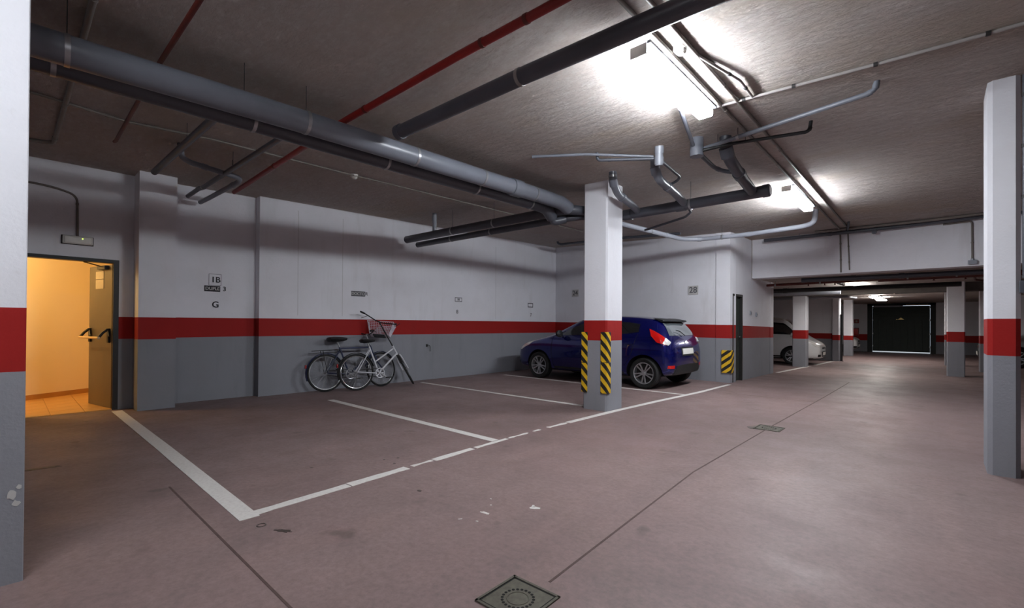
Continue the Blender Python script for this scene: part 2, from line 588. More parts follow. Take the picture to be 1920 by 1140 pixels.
# outdoors behind the gate
mb = MB().box((-6, YG + 0.35, -0.2), (4, YG + 9, -0.01))
tag(mb.build('outdoor_pavement', OUTDOOR), 'pale daylit paving outside the gate', 'pavement', kind='structure')


# ------------------------------------------------------------------ pillars
def pillar(x0, x1, y0, y1, h, label, band=(1.0, 1.3), ch=0.02, name='pillar'):
    p = [(x0 + ch, y0), (x1 - ch, y0), (x1, y0 + ch), (x1, y1 - ch), (x1 - ch, y1), (x0 + ch, y1), (x0, y1 - ch), (x0, y0 + ch)]
    cx, cy = (x0 + x1) / 2, (y0 + y1) / 2
    p = [(a - cx, c - cy) for a, c in p]
    mb = MB()
    for i, (za, zb) in enumerate(((0, band[0]), (band[0], band[1]), (band[1], h))):
        mb.prism(p, za, zb, i)
    o = mb.build(name, [GREY, RED, WHITE])
    o.location = (cx, cy, 0)
    return tag(o, label, 'pillar', group='painted concrete pillars')


pillar(-3.62, -3.172, -0.38, 0.062, 3.32, 'large foreground pillar cut off by the left edge', band=(0.985, 1.285), ch=0.004)
lp = bpy.data.objects['pillar']
for cy, cz, rr_ in ((0.02, 0.415, 0.02), (0.035, 0.37, 0.014), (0.045, 0.445, 0.009)):
    pts = [(math.cos(k * math.pi / 5) * rr_ * random.uniform(0.6, 1.2), math.sin(k * math.pi / 5) * rr_ * random.uniform(0.7, 1.5)) for k in range(10)]
    mbx = MB().add([(0.448 / 2 + q, cy + 0.159 + a_, cz + c_) for q in (-0.002, 0.0015) for a_, c_ in pts], [tuple(range(10)), tuple(range(19, 9, -1))] + [(k, (k + 1) % 10, 10 + (k + 1) % 10, 10 + k) for k in range(10)])
    mbx.build('paint_chip', PLATE, lp)
pillar(-3.832, -3.436, 5.72, 6.17, 3.34, 'pillar in front of the blue car with hazard guards', band=(1.0, 1.29), ch=0.022)
pillar(0.31, 0.50, 5.53, 6.0, 3.31, 'tall foreground pillar at the right edge', band=(0.99, 1.295), ch=0.03)
pillar(-3.27, -2.90, 16.25, 16.6, LOW + 0.03, 'far pillar standing in front of the white car', band=(0.85, 1.11))
pillar(-2.76, -2.55, 19.9, 20.3, LOW + 0.03, 'slim bright far pillar at the end of the dividing wall', band=(0.74, 0.93))
pillar(-2.94, -2.62, 24.0, 24.35, LOW + 0.03, 'farthest pillar left of the dark gate', band=(0.66, 0.85))
pillar(0.176, 0.511, 15.95, 16.3, LOW + 0.03, 'broad far pillar right of the aisle', band=(0.86, 1.115))
pillar(0.176, 0.40, 20.4, 20.9, LOW + 0.03, 'narrow bright pillar between the gate and the broad far pillar', band=(0.82, 0.99))
pillar(0.86, 1.15, 18.0, 18.4, LOW + 0.03, 'far pillar half hidden by the right foreground pillar', band=(0.78, 1.0))


# ------------------------------------------------------------------ floor details (parts of the floor)
def floor_quad(name, pts, mat, h=0.003):
    return MB().prism(pts, -0.004, h).build(name, mat, floor)


def strip(name, pts, w, mat, h=0.003):
    pts = [Vector((p[0], p[1], 0)) for p in pts]
    L, R = [], []
    for i, p in enumerate(pts):
        t = (pts[min(i + 1, len(pts) - 1)] - pts[max(i - 1, 0)]).normalized()
        s = Vector((-t.y, t.x, 0)) * (w[i] if isinstance(w, (list, tuple)) else w) / 2
        L.append(p + s)
        R.append(p - s)
    mb = MB()
    for i in range(len(pts) - 1):
        mb.prism([(v.x, v.y) for v in (R[i], R[i + 1], L[i + 1], L[i])], -0.004, h)
    return mb.build(name, mat, floor)


def ragged(name, pts, w, mat, step=0.11, amp=0.013, h=0.0032):
    """painted strip with uneven, chipped edges"""
    P = [Vector((p[0], p[1], 0)) for p in pts]
    out = []
    for a, c in zip(P[:-1], P[1:]):
        n = max(1, int((c - a).length / step))
        out += [a.lerp(c, k / n) for k in range(n)]
    out.append(P[-1])
    return strip(name, [(p.x, p.y) for p in out], [w + random.uniform(-amp, amp) for _ in out], mat, h)


W = 0.10
strip('parking_line', [(-3.16, 1.035), (-5.6, 1.04), (-8.30, 1.03)], 0.115, LINE)
strip('parking_line', [(-3.42, 3.475), (-5.0, 3.49), (-7.13, 3.50)], W, LINE)
strip('parking_line', [(-3.85, 5.90), (-5.9, 5.885), (-7.95, 5.87)], W * 0.8, LINE)
strip('parking_line', [(-3.24, 8.11), (-5.4, 8.15), (-7.75, 8.20)], W * 0.85, LINE)
ragged('parking_line', [(-3.225, 1.09), (-3.27, 1.75)], 0.075, LINE)
ragged('parking_line', [(-3.275, 1.76), (-3.31, 2.30)], 0.082, LINE)
strip('parking_line', [(-3.317, 2.36), (-3.325, 2.47), (-3.33, 2.58)], [0.05, 0.02, 0.045], LINE)
ragged('parking_line', [(-3.325, 2.60), (-3.36, 3.10)], 0.07, LINE)
ragged('parking_line', [(-3.362, 3.14), (-3.385, 3.62)], 0.055, LINE)
ragged('parking_line', [(-3.39, 3.65), (-3.40, 3.98)], 0.035, LINE, 0.05, 0.02)
ragged('parking_line', [(-3.402, 4.08), (-3.405, 4.20)], 0.03, LINE, 0.04, 0.02)
ragged('parking_line', [(-3.405, 4.36), (-3.40, 4.72)], 0.045, LINE, 0.06, 0.02)
ragged('parking_line', [(-3.40, 4.75), (-3.385, 5.72), (-3.33, 7.0), (-3.22, 8.6), (-3.19, 10.2)], 0.085, LINE, 0.2, 0.008)
ragged('parking_line', [(-3.10, 13.75), (-2.90, 16.8)], 0.10, LINE)
ragged('parking_line', [(-2.85, 17.3), (-2.72, 19.6)], 0.10, LINE)
# expansion joints
strip('expansion_joint', [(-1.354, 1.75), (-1.42, 2.7), (-1.499, 3.884), (-1.49, 6.05)], 0.012, JOINT, 0.0015)
strip('expansion_joint', [(-1.49, 6.3), (-1.44, 9.55), (-1.42, 12.5)], 0.014, JOINT, 0.0015)
strip('expansion_joint', [(-4.2, 0.825), (-2.05, 0.832), (-1.46, 0.84)], 0.012, JOINT, 0.0015)
strip('expansion_joint', [(-3.30, 8.86), (-1.45, 8.86)], 0.008, JOINT, 0.0012)


def blot(name, cx, cy, rx, ry, rot, mat, n=22, rough=0.35, h=0.002):
    pts = []
    for k in range(n):
        a = 2 * math.pi * k / n
        q = 1 + random.uniform(-rough, rough)
        x, y = rx * q * math.cos(a), ry * q * math.sin(a)
        pts.append((cx + x * math.cos(rot) - y * math.sin(rot), cy + x * math.sin(rot) + y * math.cos(rot)))
    return MB().prism(pts, -0.003, h).build(name, mat, floor)


for a in ((-2.153, 2.103, 0.03, 0.014, 0.3), (-2.10, 1.98, 0.008, 0.006, 0), (-2.20, 1.93, 0.012, 0.006, 1), (-2.22, 2.22, 0.008, 0.006, 0), (-2.30, 2.30, 0.007, 0.004, 0)):
    blot('paint_spot', *a, LINE)
strip('paint_spot', [(-1.995, 2.36), (-1.975, 2.385), (-1.94, 2.40)], [0.02, 0.045, 0.02], LINE)
strip('paint_spot', [(-2.01, 2.415), (-1.985, 2.385)], [0.012, 0.03], LINE)
for a in ((-2.835, 1.107, 0.05, 0.016, 0.5), (-5.49, 0.165, 0.13, 0.03, 1.4), (-2.79, 2.05, 0.018, 0.012, 0), (-3.5, 2.3, 0.014, 0.01, 0), (-3.62, 2.42, 0.012, 0.01, 0), (-3.66, 2.3, 0.010, 0.01, 0), (-3.9, 1.75, 0.016, 0.01, 0.4)):
    blot('oil_spot', *a, STAIN)
mb = MB().tube([(-3.003 + 0.024 * math.cos(t * math.pi / 8), 1.048 + 0.024 * math.sin(t * math.pi / 8), 0.0) for t in range(16)], 0.004, 6, close=True)
mb.build('ring_mark', STAIN, floor)


# floor drains
def drain(cx, cy, s, label, rz=0.0):
    t = empty('floor_drain', (cx, cy, 0), label, 'drain', 'floor drains along the aisle joint', rz)
    mb = MB()
    for a in ((-s, -s, s, -s + 0.012), (-s, s - 0.012, s, s), (-s, -s, -s + 0.012, s), (s - 0.012, -s, s, s)):
        mb.box((a[0], a[1], -0.01), (a[2], a[3], 0.007))
    mb.build('frame', IRON, t)
    q = s - 0.014
    pl = MB().box((-q, -q, -0.01), (q, q, 0.004)).build('cover', IRON, t)
    mb = MB()
    for a in ((-q, -q, q, -q + 0.006), (-q, q - 0.006, q, q), (-q, -q, -q + 0.006, q), (q - 0.006, -q, q, q)):
        mb.box((a[0], a[1], 0.0), (a[2], a[3], 0.0045))
    mb.build('seam', HOLE, t)
    r = s * 0.52
    for k in range(22):
        a = 2 * math.pi * k / 22
        M = Matrix.Translation((r * math.cos(a), r * math.sin(a), 0.003))
        MB().lathe([(s * 0.052, 0), (s * 0.052, 0.0022)], 8, M=M).build('hole', HOLE, pl)
    MB().tube([(s * 0.36 * math.cos(k * math.pi / 12), s * 0.36 * math.sin(k * math.pi / 12), 0.004) for k in range(24)], 0.003, 6, close=True).build('raised_ring', IRON, pl)
    return t


drain(-1.372, 1.545, 0.135, 'square iron floor drain at the bottom edge with ring of holes', 0.03)
drain(-1.48, 6.17, 0.14, 'stained iron floor drain farther along the aisle joint', 0.0)
blot('damp_stain', -1.57, 6.10, 0.11, 0.10, 0.4, STAIN, rough=0.25, h=0.0015)

# ------------------------------------------------------------------ lit stair lobby behind the doorway
FZ = 0.012
mb = MB().box((-11.6, -1.2, -0.2), (DW - 0.12, 1.9, 0.004))
lob = tag(mb.build('floor_lobby', SKIRT), 'tiled floor of the lit stair lobby', 'floor', kind='structure')
ts = 0.33
tmesh = MB().box((0.003, 0.003, 0.0), (ts - 0.003, ts - 0.003, FZ)).build('tile', TILE, lob)
tmesh.location = (-9.0, 0.39, 0)
first = True
for i in range(9):
    for j in range(9):
        X, Y = DW - 0.0 - (i + 1) * ts, 0.39 + (j - 4) * ts
        if X < -11.2:
            continue
        if first:
            tmesh.location = (X, Y, 0)
            first = False
        else:
            t = tmesh.copy()
            t.location = (X, Y, 0)
            t.parent = lob
            COL.objects.link(t)
q0, q1 = Vector((-10.02, -0.25, 0)), Vector((-11.05, 1.50, 0))
wall('wall_lobby_back', (q1.x, q1.y), (q0.x, q0.y), -0.12, top=(2.7, 2.7), band=((0.3, 0.5), (0.3, 0.5)), label='warm lit plaster wall seen through the doorway', mats=[LOBBY] * 3)
d = (q1 - q0).normalized()
nn = Vector((-d.y, d.x, 0))
nn = nn if nn.x > 0 else -nn
mb = MB()
p = [q0 + nn * 0.0, q1 + nn * 0.0, q1 + nn * 0.014, q0 + nn * 0.014]
mb.prism([(v.x, v.y) for v in p], FZ, FZ + 0.075)
tag(mb.build('baseboard_lobby', SKIRT), 'ochre tile skirting in the lit lobby', 'baseboard', kind='structure')
wall('wall_lobby_right', (DW - 0.121, 1.62), (-11.6, 1.62), -0.12, top=(2.7, 2.7), band=((0.3, 0.5), (0.3, 0.5)), label='side wall of the stair lobby', mats=[LOBBY] * 3)
wall('wall_lobby_left', (DW - 0.121, -1.0), (-11.6, -1.0), 0.12, top=(2.7, 2.7), band=((0.3, 0.5), (0.3, 0.5)), label='near wall of the stair lobby', mats=[LOBBY] * 3)
wall('wall_lobby_end', (-11.5, -1.0), (-11.5, 1.62), 0.12, top=(2.7, 2.7), band=((0.3, 0.5), (0.3, 0.5)), label='end wall of the stair lobby', mats=[LOBBY] * 3)
tag(MB().box((-11.6, -1.15, 2.6), (DW - 0.12, 1.8, 2.75)).build('ceiling_lobby', LOBBY), 'ceiling of the stair lobby', 'ceiling', kind='structure')
t = empty('ceiling_lamp', (-9.3, -0.35, 2.6), 'round warm ceiling lamp in the stair lobby', 'lamp')
MB().lathe([(0.15, 0.0), (0.15, -0.03), (0.135, -0.035)], 24).build('base', PLASTIC_W, t)
MB().lathe([(0.13, -0.035), (0.125, -0.06), (0.09, -0.085), (0.0, -0.095)], 24).build('shade', LIT_WARM, t, smooth=True)
ld = bpy.data.lights.new('lobby_light', 'POINT')
ld.energy = STAIR_WATT
ld.color = (1.0, 0.69, 0.30)
ld.shadow_soft_size = 0.12
lo_ = bpy.data.objects.new('lobby_light', ld)
COL.objects.link(lo_)
lo_.location = (0, 0, -0.25)
lo_.parent = t

# doorway frame and the open leaf
d1 = empty('door_1', (DW, 0.6, 0), 'open grey fire door with push bar in the lit doorway', 'door', kind='structure')


def part(mb, name, mat, parent, smooth=False, bevel=0.0):
    """mesh given in world coordinates, stored relative to its (unrotated) parent chain"""
    off = Vector((0, 0, 0))
    p = parent
    while p is not None:
        off += p.location
        p = p.parent
    mb.v = [tuple(Vector(v) - off) for v in mb.v]
    return mb.build(name, mat, parent, smooth, bevel)


JY = 1.055
mb = MB()
mb.box((DW - 0.12, JY - 0.06, 0), (DW + 0.012, JY, 2.085)).box((DW - 0.12, 0.10, 0), (DW + 0.012, 0.155, 2.085)).box((DW - 0.12, 0.155, 2.04), (DW + 0.012, JY - 0.06, 2.085))
part(mb, 'door_frame', DOOR_FRAME, d1)
hx, hy = DW - 0.06, JY - 0.065
ex, ey = -9.28, 0.825
dv = Vector((ex - hx, ey - hy, 0)).normalized()
nv = Vector((dv.y, -dv.x, 0))
nv = nv if nv.y < 0 else -nv       # towards the camera side of the leaf
pl = [(hx, hy), (ex, ey), (ex - nv.x * 0.045, ey - nv.y * 0.045), (hx - nv.x * 0.045, hy - nv.y * 0.045)]
leaf = part(MB().prism(pl, 0.015, 2.03), 'door_leaf', DOOR_LEAF, d1)


def on_leaf(t, z, o):
    return Vector((hx, hy, z)) + dv * t + nv * o


LW = Vector((ex - hx, ey - hy, 0)).length
for tt in (0.07, LW - 0.07):
    mb = MB()
    mb.bar(on_leaf(tt, 0.93, 0.012), on_leaf(tt, 1.13, 0.012), 0.05, 0.024, up=nv)
    mb.tube([on_leaf(tt, 1.12, 0.02), on_leaf(tt + 0.0, 1.07, 0.075), on_leaf(tt, 1.0, 0.125)], 0.017, 8)
    mb.tube([on_leaf(tt, 1.11, 0.02), on_leaf(tt - 0.075, 1.02, 0.03)], 0.012, 8)
    part(mb, 'push_bar_bracket', BLACK, leaf, True)
part(MB().tube([on_leaf(0.05, 1.0, 0.125), on_leaf(LW - 0.05, 1.0, 0.125)], 0.017, 10), 'push_bar', plain('push_bar_tan', srgb(216, 188, 140), 0.35), leaf, True)
for za, zb in ((1.70, 1.83), (1.84, 1.95)):
    mb = MB().prism([tuple(on_leaf(t_, 0, o_)[:2]) for t_, o_ in ((LW * 0.35, 0.001), (LW * 0.70, 0.001), (LW * 0.70, 0.005), (LW * 0.35, 0.005))], za, zb)
    part(mb, 'notice', PAPER, leaf)
mb = MB().bar(on_leaf(0.1, 1.99, 0.03), on_leaf(0.36, 1.99, 0.03), 0.05, 0.05)
mb.bar(on_leaf(0.25, 2.01, 0.05), (DW - 0.07, 0.70, 2.035), 0.02, 0.012)
part(mb, 'door_closer', DARK_STEEL, leaf)

# emergency light over the doorway and its conduit
t = empty('emergency_light', (DW, 0.626, 2.305), 'white emergency light with green diode above the doorway', 'emergency light')
MB().box((0, -0.148, -0.052), (0.05, 0.148, 0.052)).build('housing', PLASTIC_W, t, bevel=0.008)
MB().box((0.05, -0.128, -0.04), (0.062, 0.128, 0.036)).build('diffuser', plain('emergency_diffuser', srgb(222, 220, 214), 0.3), t, bevel=0.004)
MB().lathe([(0.007, 0), (0.007, 0.004), (0.0, 0.006)], 10, M=Matrix.Translation((0.062, 0.045, 0.02)) @ Matrix.Rotation(math.pi / 2, 4, 'Y')).build('diode', LED_GREEN, t)
MB().box((0.0, -0.158, -0.06), (0.012, 0.158, 0.058)).build('back_plate', TRIM_BLACK, t)


# ------------------------------------------------------------------ pipes
def pipe(name, pts, r, mat, label, cat='pipe', fillet=0.0, clamps=(), rods=(), group=None, n=14, collars=(), clamp_mat=None, caps=(), parent=None):
    """pipe thing: run of pipe + clamps (ring around it), collars (sockets) and hanger rods; fractions along the path"""
    P = [Vector(p) for p in pts]
    if parent is None:
        t = empty(name, P[0], label, cat, group)
        part(MB().tube(P, r, n, fillet=fillet), 'run', mat, t, True)
    else:
        t = part(MB().tube(P, r, n, fillet=fillet), name, mat, parent, True)
    F = fil(P, fillet) if fillet > 0 else P
    L = [0.0]
    for a, c in zip(F[:-1], F[1:]):
        L.append(L[-1] + (c - a).length)

    def at(f):
        s = f * L[-1]
        for i in range(len(F) - 1):
            if s <= L[i + 1] + 1e-9:
                q = (s - L[i]) / max(1e-9, L[i + 1] - L[i])
                return F[i].lerp(F[i + 1], q), (F[i + 1] - F[i]).normalized()
        return F[-1], (F[-1] - F[-2]).normalized()
    for f in clamps:
        p, tg = at(f)
        part(MB().tube([p - tg * 0.014, p + tg * 0.014], r * 1.0 + 0.004, n), 'clamp', clamp_mat or STEEL, t, True)
    for f in collars:
        p, tg = at(f)
        part(MB().tube([p - tg * r * 0.9, p + tg * r * 0.9], r * 1.14, n), 'socket', mat, t, True)
    for f in rods:
        p, tg = at(f)
        zc = (ceil_z(p.x, p.y) if p.y < YS - 0.05 else LOW + 0.02)
        if zc - p.z > r:
            part(MB().tube([(p.x, p.y, p.z + r * 0.9), (p.x, p.y, zc + 0.01)], 0.003, 6), 'hanger_rod', DARK_STEEL, t)
    for f in caps:
        p, tg = at(f)
        s = -1 if f < 0.5 else 1
        part(MB().tube([p - tg * r * 0.6 * s, p + tg * r * 0.35 * s, p + tg * r * 0.6 * s], r * 1.1, n, radii=[r * 1.12, r * 1.12, r * 0.85]), 'end_cap', mat, t, True)
    return t


CL = ceil_z
pipe('drain_pipe', [(-4.10, -2.5, 2.90), (-4.10, 0.18, 2.952), (-4.08, 1.6, 2.978), (-4.08, 3.06, 2.997), (-4.08, 5.0, 3.022), (-4.08, 5.50, 3.02), (-4.08, 5.68, 2.97)], 0.098, PVC, 'fattest grey drain pipe running under the ceiling from the left pillar', clamps=(0.335, 0.52, 0.66, 0.78, 0.90), rods=(0.335, 0.46, 0.52), fillet=0.06, n=24, collars=(0.855,), group='large drain pipes')
pipe('drain_pipe', [(-4.335, -2.5, 2.90), (-4.335, 0.18, 2.945), (-4.335, 1.6, 2.955), (-4.335, 3.06, 2.96), (-4.335, 5.25, 2.985), (-4.335, 5.48, 2.97), (-4.335, 5.62, 2.86)], 0.088, PVC_DARK, 'dark drain pipe running alongside the fattest grey pipe on its wall side', clamps=(0.33, 0.48, 0.64, 0.80, 0.93), rods=(), fillet=0.08, n=20, group='large drain pipes')  # darker plastic puts the shadow of the fat pipe into the colour
pipe('drain_pipe', [(-3.78, 2.515, 3.05), (-2.2, 2.55, 3.05), (-0.85, 2.62, 3.05), (1.5, 2.74, 3.04), (3.4, 2.84, 3.03)], 0.062, PVC_DARK, 'dark drain pipe crossing the aisle in front of the big tube lamp', clamps=(0.21, 0.41), rods=(0.41,), caps=(0.0,), n=20, clamp_mat=CONDUIT, group='large drain pipes')
pipe('sprinkler_pipe', [(3.4, 2.26, 3.15), (-1.647, 2.207, 3.15), (-2.527, 2.175, 3.15), (-4.218, 2.155, 3.15), (-7.66, 2.25, 3.15)], 0.029, PIPE_RED, 'bright red sprinkler pipe crossing above the fat grey pipe', clamps=(0.48, 0.515, 0.65, 0.85), rods=(), n=16, clamp_mat=PIPE_RUST)
pipe('sprinkler_pipe', [(-2.6, 0.79, 3.2), (-4.343, 0.77, 3.2), (-6.60, 0.785, 3.2), (-6.72, 0.786, 3.22)], 0.017, PIPE_RUST, 'thin rust red pipe left of the bright red sprinkler pipe', n=12)
pipe('drain_branch', [(-4.335, 1.275, 3.06), (-4.74, 1.272, 3.10), (-7.10, 1.23, 3.10), (-7.22, 1.228, 3.10)], 0.037, PVC_DARK, 'short dark branch pipe ending above the pilaster', rods=(0.5,), fillet=0.05, group='branch pipes above the pilaster')
pipe('drain_branch', [(-4.335, 1.87, 3.06), (-4.736, 1.863, 3.10), (-7.55, 1.825, 3.10), (-7.68, 1.822, 3.12), (-8.3, 1.82, 3.12)], 0.030, PVC_DARK, 'dark branch pipe left of the red pipe reaching the wall', clamps=(0.8,), rods=(0.5,), fillet=0.05, group='branch pipes above the pilaster')
pipe('drain_branch', [(-6.50, 1.345, CL(-6.5, 1.3) + .01), (-6.515, 1.36, 3.16), (-6.56, 1.45, 3.13), (-6.66, 2.02, 3.10), (-6.80, 2.06, 3.09), (-7.84, 2.0, 3.06), (-8.3, 1.98, 3.06)], 0.032, PVC, 'crooked grey branch pipe joining the bundle at the stencilled wall', rods=(0.3,), fillet=0.07, collars=(0.17, 0.48), group='branch pipes above the pilaster')

# main collectors in front of and behind the pillar
NET = pipe('collector_pipe', [(-8.02, 5.53, 2.95), (-4.75, 5.63, 2.955), (-4.12, 5.68, 2.96), (-3.95, 5.90, 2.955), (-3.93, 6.35, 2.95), (-3.70, 6.55, 2.95), (-1.60, 6.54, 2.95)], 0.073, PVC_DARK, 'long dark collector pipe passing behind the central pillar', clamps=(0.2, 0.35, 0.86), rods=(0.2, 0.35, 0.62, 0.86), fillet=0.12, n=20, collars=(0.50, 0.72, 0.84), caps=(1.0,), group='collector pipes')
pipe('lower_collector', [(-7.95, 5.75, 2.865), (-5.0, 5.80, 2.865), (-4.25, 5.82, 2.87), (-4.02, 6.0, 2.90), (-3.97, 6.25, 2.93)], 0.055, PVC_DARK, 'lower thinner collector pipe left of the central pillar', clamps=(0.25, 0.5), rods=(), fillet=0.1, n=18, group='collector pipes', parent=NET)
pipe('riser_pipe', [(-7.15, 5.56, CL(-7.15, 5.56) + .01), (-7.15, 5.56, 3.0)], 0.04, PVC_LIGHT, 'short upright grey stub above the collector pipe near the back wall', collars=(0.3,), group='drain risers', parent=NET)
pipe('elbow_pipe', [(-4.335, 5.60, 2.90), (-4.33, 5.66, 2.80), (-4.20, 5.78, 2.84)], 0.06, PVC_DARK, 'bent dark elbow linking the dark drain pipe to the lower collector', fillet=0.06, group='drain elbows', parent=NET)
# risers right of the pillar
pipe('branch_pipe', [(-3.21, 5.48, CL(-3.2, 5.5) + .01), (-3.215, 5.50, 3.14), (-3.24, 5.66, 3.03), (-3.32, 6.2, 3.0), (-3.38, 6.54, 2.965)], 0.052, PVC, 'grey branch elbow dropping beside the top of the central pillar', fillet=0.09, n=18, collars=(0.12, 0.42), clamps=(0.05,), group='branches onto the collector', parent=NET)
pipe('branch_pipe', [(-2.56, 5.36, CL(-2.5, 5.4) + .01), (-2.56, 5.37, 3.14), (-2.56, 5.50, 3.04), (-2.60, 6.04, 3.01), (-2.66, 6.54, 2.965)], 0.052, PVC, 'middle grey branch pipe sloping down to the collector', fillet=0.09, n=18, collars=(0.12, 0.45), group='branches onto the collector', parent=NET)
pipe('branch_pipe', [(-1.70, 5.27, CL(-1.7, 5.3) + .01), (-1.70, 5.29, 3.13), (-1.69, 5.42, 3.05), (-1.72, 5.83, 3.01), (-1.77, 6.54, 2.965)], 0.062, PVC_DARK, 'rightmost dark branch pipe sloping to the end of the collector', fillet=0.1, n=18, collars=(0.12, 0.5), group='branches onto the collector', parent=NET)
pipe('riser_pipe', [(-2.36, 5.06, CL(-2.4, 5) + .01), (-2.38, 5.10, 3.08)], 0.045, PVC_LIGHT, 'pale upright stub above the middle branch pipe', collars=(0.2, 0.75), n=18, group='drain risers', parent=NET)
pipe('riser_pipe', [(-1.95, 5.11, CL(-2, 5.1) + .01), (-1.95, 5.11, 3.11)], 0.062, PVC, 'squat grey stub near the big tube lamp', collars=(0.35, 0.85), n=18, group='drain risers', parent=NET)
pipe('waste_pipe', [(-3.0, 4.75, CL(-3, 4.75) + .01), (-3.0, 4.765, 3.195), (-2.90, 4.82, 3.19), (-2.43, 5.10, 3.17)], 0.018, PVC_DARK, 'short dark waste pipe left of the pale stub', fillet=0.05, n=12, collars=(0.3,), group='thin waste pipes', parent=NET)
pipe('waste_pipe', [(-3.63, 4.322, 3.27), (-3.08, 4.648, 3.255), (-2.45, 5.10, 3.20)], 0.016, PVC, 'long thin waste pipe left of the pale stub', n=12, collars=(0.0, 0.02), group='thin waste pipes', parent=NET)
pipe('waste_pipe', [(-2.36, 5.14, 3.13), (-2.39, 5.72, 3.10), (-2.46, 5.82, 3.09), (-2.60, 5.86, 3.06)], 0.018, PVC_DARK, 'hooked waste pipe right of the middle branch pipe', fillet=0.06, n=12, collars=(0.72,), group='thin waste pipes', parent=NET)
pipe('waste_pipe', [(-1.95, 5.15, 3.14), (-1.96, 5.70, 3.11), (-1.90, 5.84, 3.09), (-1.74, 5.88, 3.05)], 0.024, PVC_DARK, 'hooked waste pipe between the squat stub and the rightmost branch', fillet=0.08, n=12, collars=(0.70,), group='thin waste pipes', parent=NET)
pipe('waste_pipe', [(-1.93, 5.17, 3.17), (-1.20, 5.06, 3.19), (-0.43, 4.925, 3.20), (-0.385, 4.915, 3.22), (-0.37, 4.91, CL(0, 4.9) + .01)], 0.022, PVC, 'longest grey waste pipe reaching towards the right pillar', fillet=0.05, n=12, collars=(0.93, 0.97), clamps=(0.25,), rods=(0.12, 0.25), group='thin waste pipes', parent=NET)
pipe('waste_pipe', [(-1.92, 5.10, 3.13), (-1.60, 5.195, 3.16), (-0.97, 5.40, 3.17), (-0.94, 5.41, 3.19), (-0.93, 5.42, CL(0, 5) + .01)], 0.017, TRIM_BLACK, 'black waste pipe below the longest grey one', fillet=0.04, n=12, collars=(0.92,), rods=(0.4,), group='thin waste pipes', parent=NET)
pipe('waste_pipe', [(-1.77, 4.23, 3.25), (-1.90, 4.75, 3.235), (-1.965, 5.06, 3.19)], 0.020, PVC, 'thin waste pipe from the big tube lamp down to the squat stub', n=12, group='thin waste pipes', parent=NET)
# pipes near the rear wall
pipe('drain_pipe', [(-3.98, 6.6, 2.96), (-4.08, 7.28, 3.0), (-3.86, 9.35, 3.0), (-3.60, 9.62, 3.0), (-2.73, 9.70, 3.0), (-1.75, 9.55, 3.0), (-1.58, 9.50, 3.03), (-1.55, 9.47, CL(-1.5, 9.5) + .01)], 0.043, PVC_LIGHT, 'pale grey pipe bending in front of the rear wall towards the second tube lamp', fillet=0.12, n=16, collars=(0.4, 0.58, 0.75), clamps=(0.3, 0.66), rods=(0.66,), group='pipes by the rear wall')
pipe('drain_pipe', [(-7.42, 9.85, CL(-7.4, 9.85) + .01), (-7.40, 9.85, 3.38), (-7.30, 9.85, 3.345), (-5.55, 9.85, 3.30), (-4.1, 9.85, 3.22)], 0.03, PVC_DARK, 'dark pipe behind the central pillar near the rear wall', fillet=0.08, n=12, rods=(0.4,), group='pipes by the rear wall')
pipe('hanging_pipe', [(-2.62, 6.58, 2.90), (-2.62, 6.66, 2.86), (-2.80, 6.9, 2.86), (-3.7, 7.4, 2.86)], 0.018, PVC_DARK, 'thin dark pipe hanging under the collector right of the pillar', fillet=0.06, n=12, group='thin waste pipes', parent=NET)
pipe('drain_pipe', [(-2.9, 11.62, 3.165), (-0.95, 11.66, 3.165), (0.62, 11.68, 3.20), (4.0, 11.7, 3.22)], 0.038, PVC_DARK, 'dark pipe running along the top of the white beam', rods=(0.1, 0.3), n=14, collars=(0.18, 0.29), group='pipes along the beam')
pipe('drain_pipe', [(-1.9, 11.50, 3.215), (-0.2, 11.52, 3.20), (0.62, 11.55, 3.22), (4.0, 11.6, 3.22)], 0.026, CONDUIT_DARK, 'thinner grey pipe above the dark pipe along the white beam', n=12, group='pipes along the beam')
pipe('elbow_pipe', [(-1.25, 10.9, CL(-1, 11) + .005), (-1.28, 11.1, 3.21), (-1.34, 11.48, 3.19)], 0.022, PVC_DARK, 'short dark stub meeting the pipes at the top of the beam', n=12, group='pipes along the beam')
pipe('elbow_pipe', [(-0.92, 11.62, 3.13), (-0.92, 11.60, 3.085)], 0.04, PVC, 'small hanging cap under the dark pipe at the beam', n=14, group='pipes along the beam')


# ------------------------------------------------------------------ conduits
def conduit(pts, r, mat, label, clips=(), name='cable_conduit', fillet=0.04):
    return pipe(name, pts, r, mat, label, 'conduit', fillet=fillet, clamps=clips, n=10, group='electrical conduits', clamp_mat=mat if mat is CONDUIT_DARK else DARK_STEEL)


e = 0.018
conduit([(-1.48, 2.2, CL(-1.5, 2) - e), (-1.478, 6.0, CL(-1.5, 6) - e), (-1.478, 11.05, CL(-1.5, 11) - e), (-1.478, 11.75, CL(-1.5, 11.75) - e)], 0.015, CONDUIT_DARK, 'left one of two ceiling conduits running along the aisle', (0.25, 0.45, 0.65))
conduit([(-1.345, 2.2, CL(-1.5, 2) - e), (-1.335, 5.64, CL(-1.5, 5.6) - e), (-1.33, 11.16, CL(-1.5, 11.1) - e), (-1.33, 11.75, CL(-1.5, 11.75) - e)], 0.015, CONDUIT_DARK, 'right one of two ceiling conduits running along the aisle', (0.2, 0.4, 0.6))
conduit([(-1.36, 3.42, CL(-1.3, 3.4) - e), (-1.30, 3.7, CL(-1.3, 3.4) - e - .004), (-1.21, 4.1, CL(-1.2, 4.2) - e - .004), (-1.215, 4.48, CL(-1.3, 4.5) - e)], 0.011, CONDUIT, 'short pale conduit bowing out beside the big tube lamp', (0.5, 0.8))
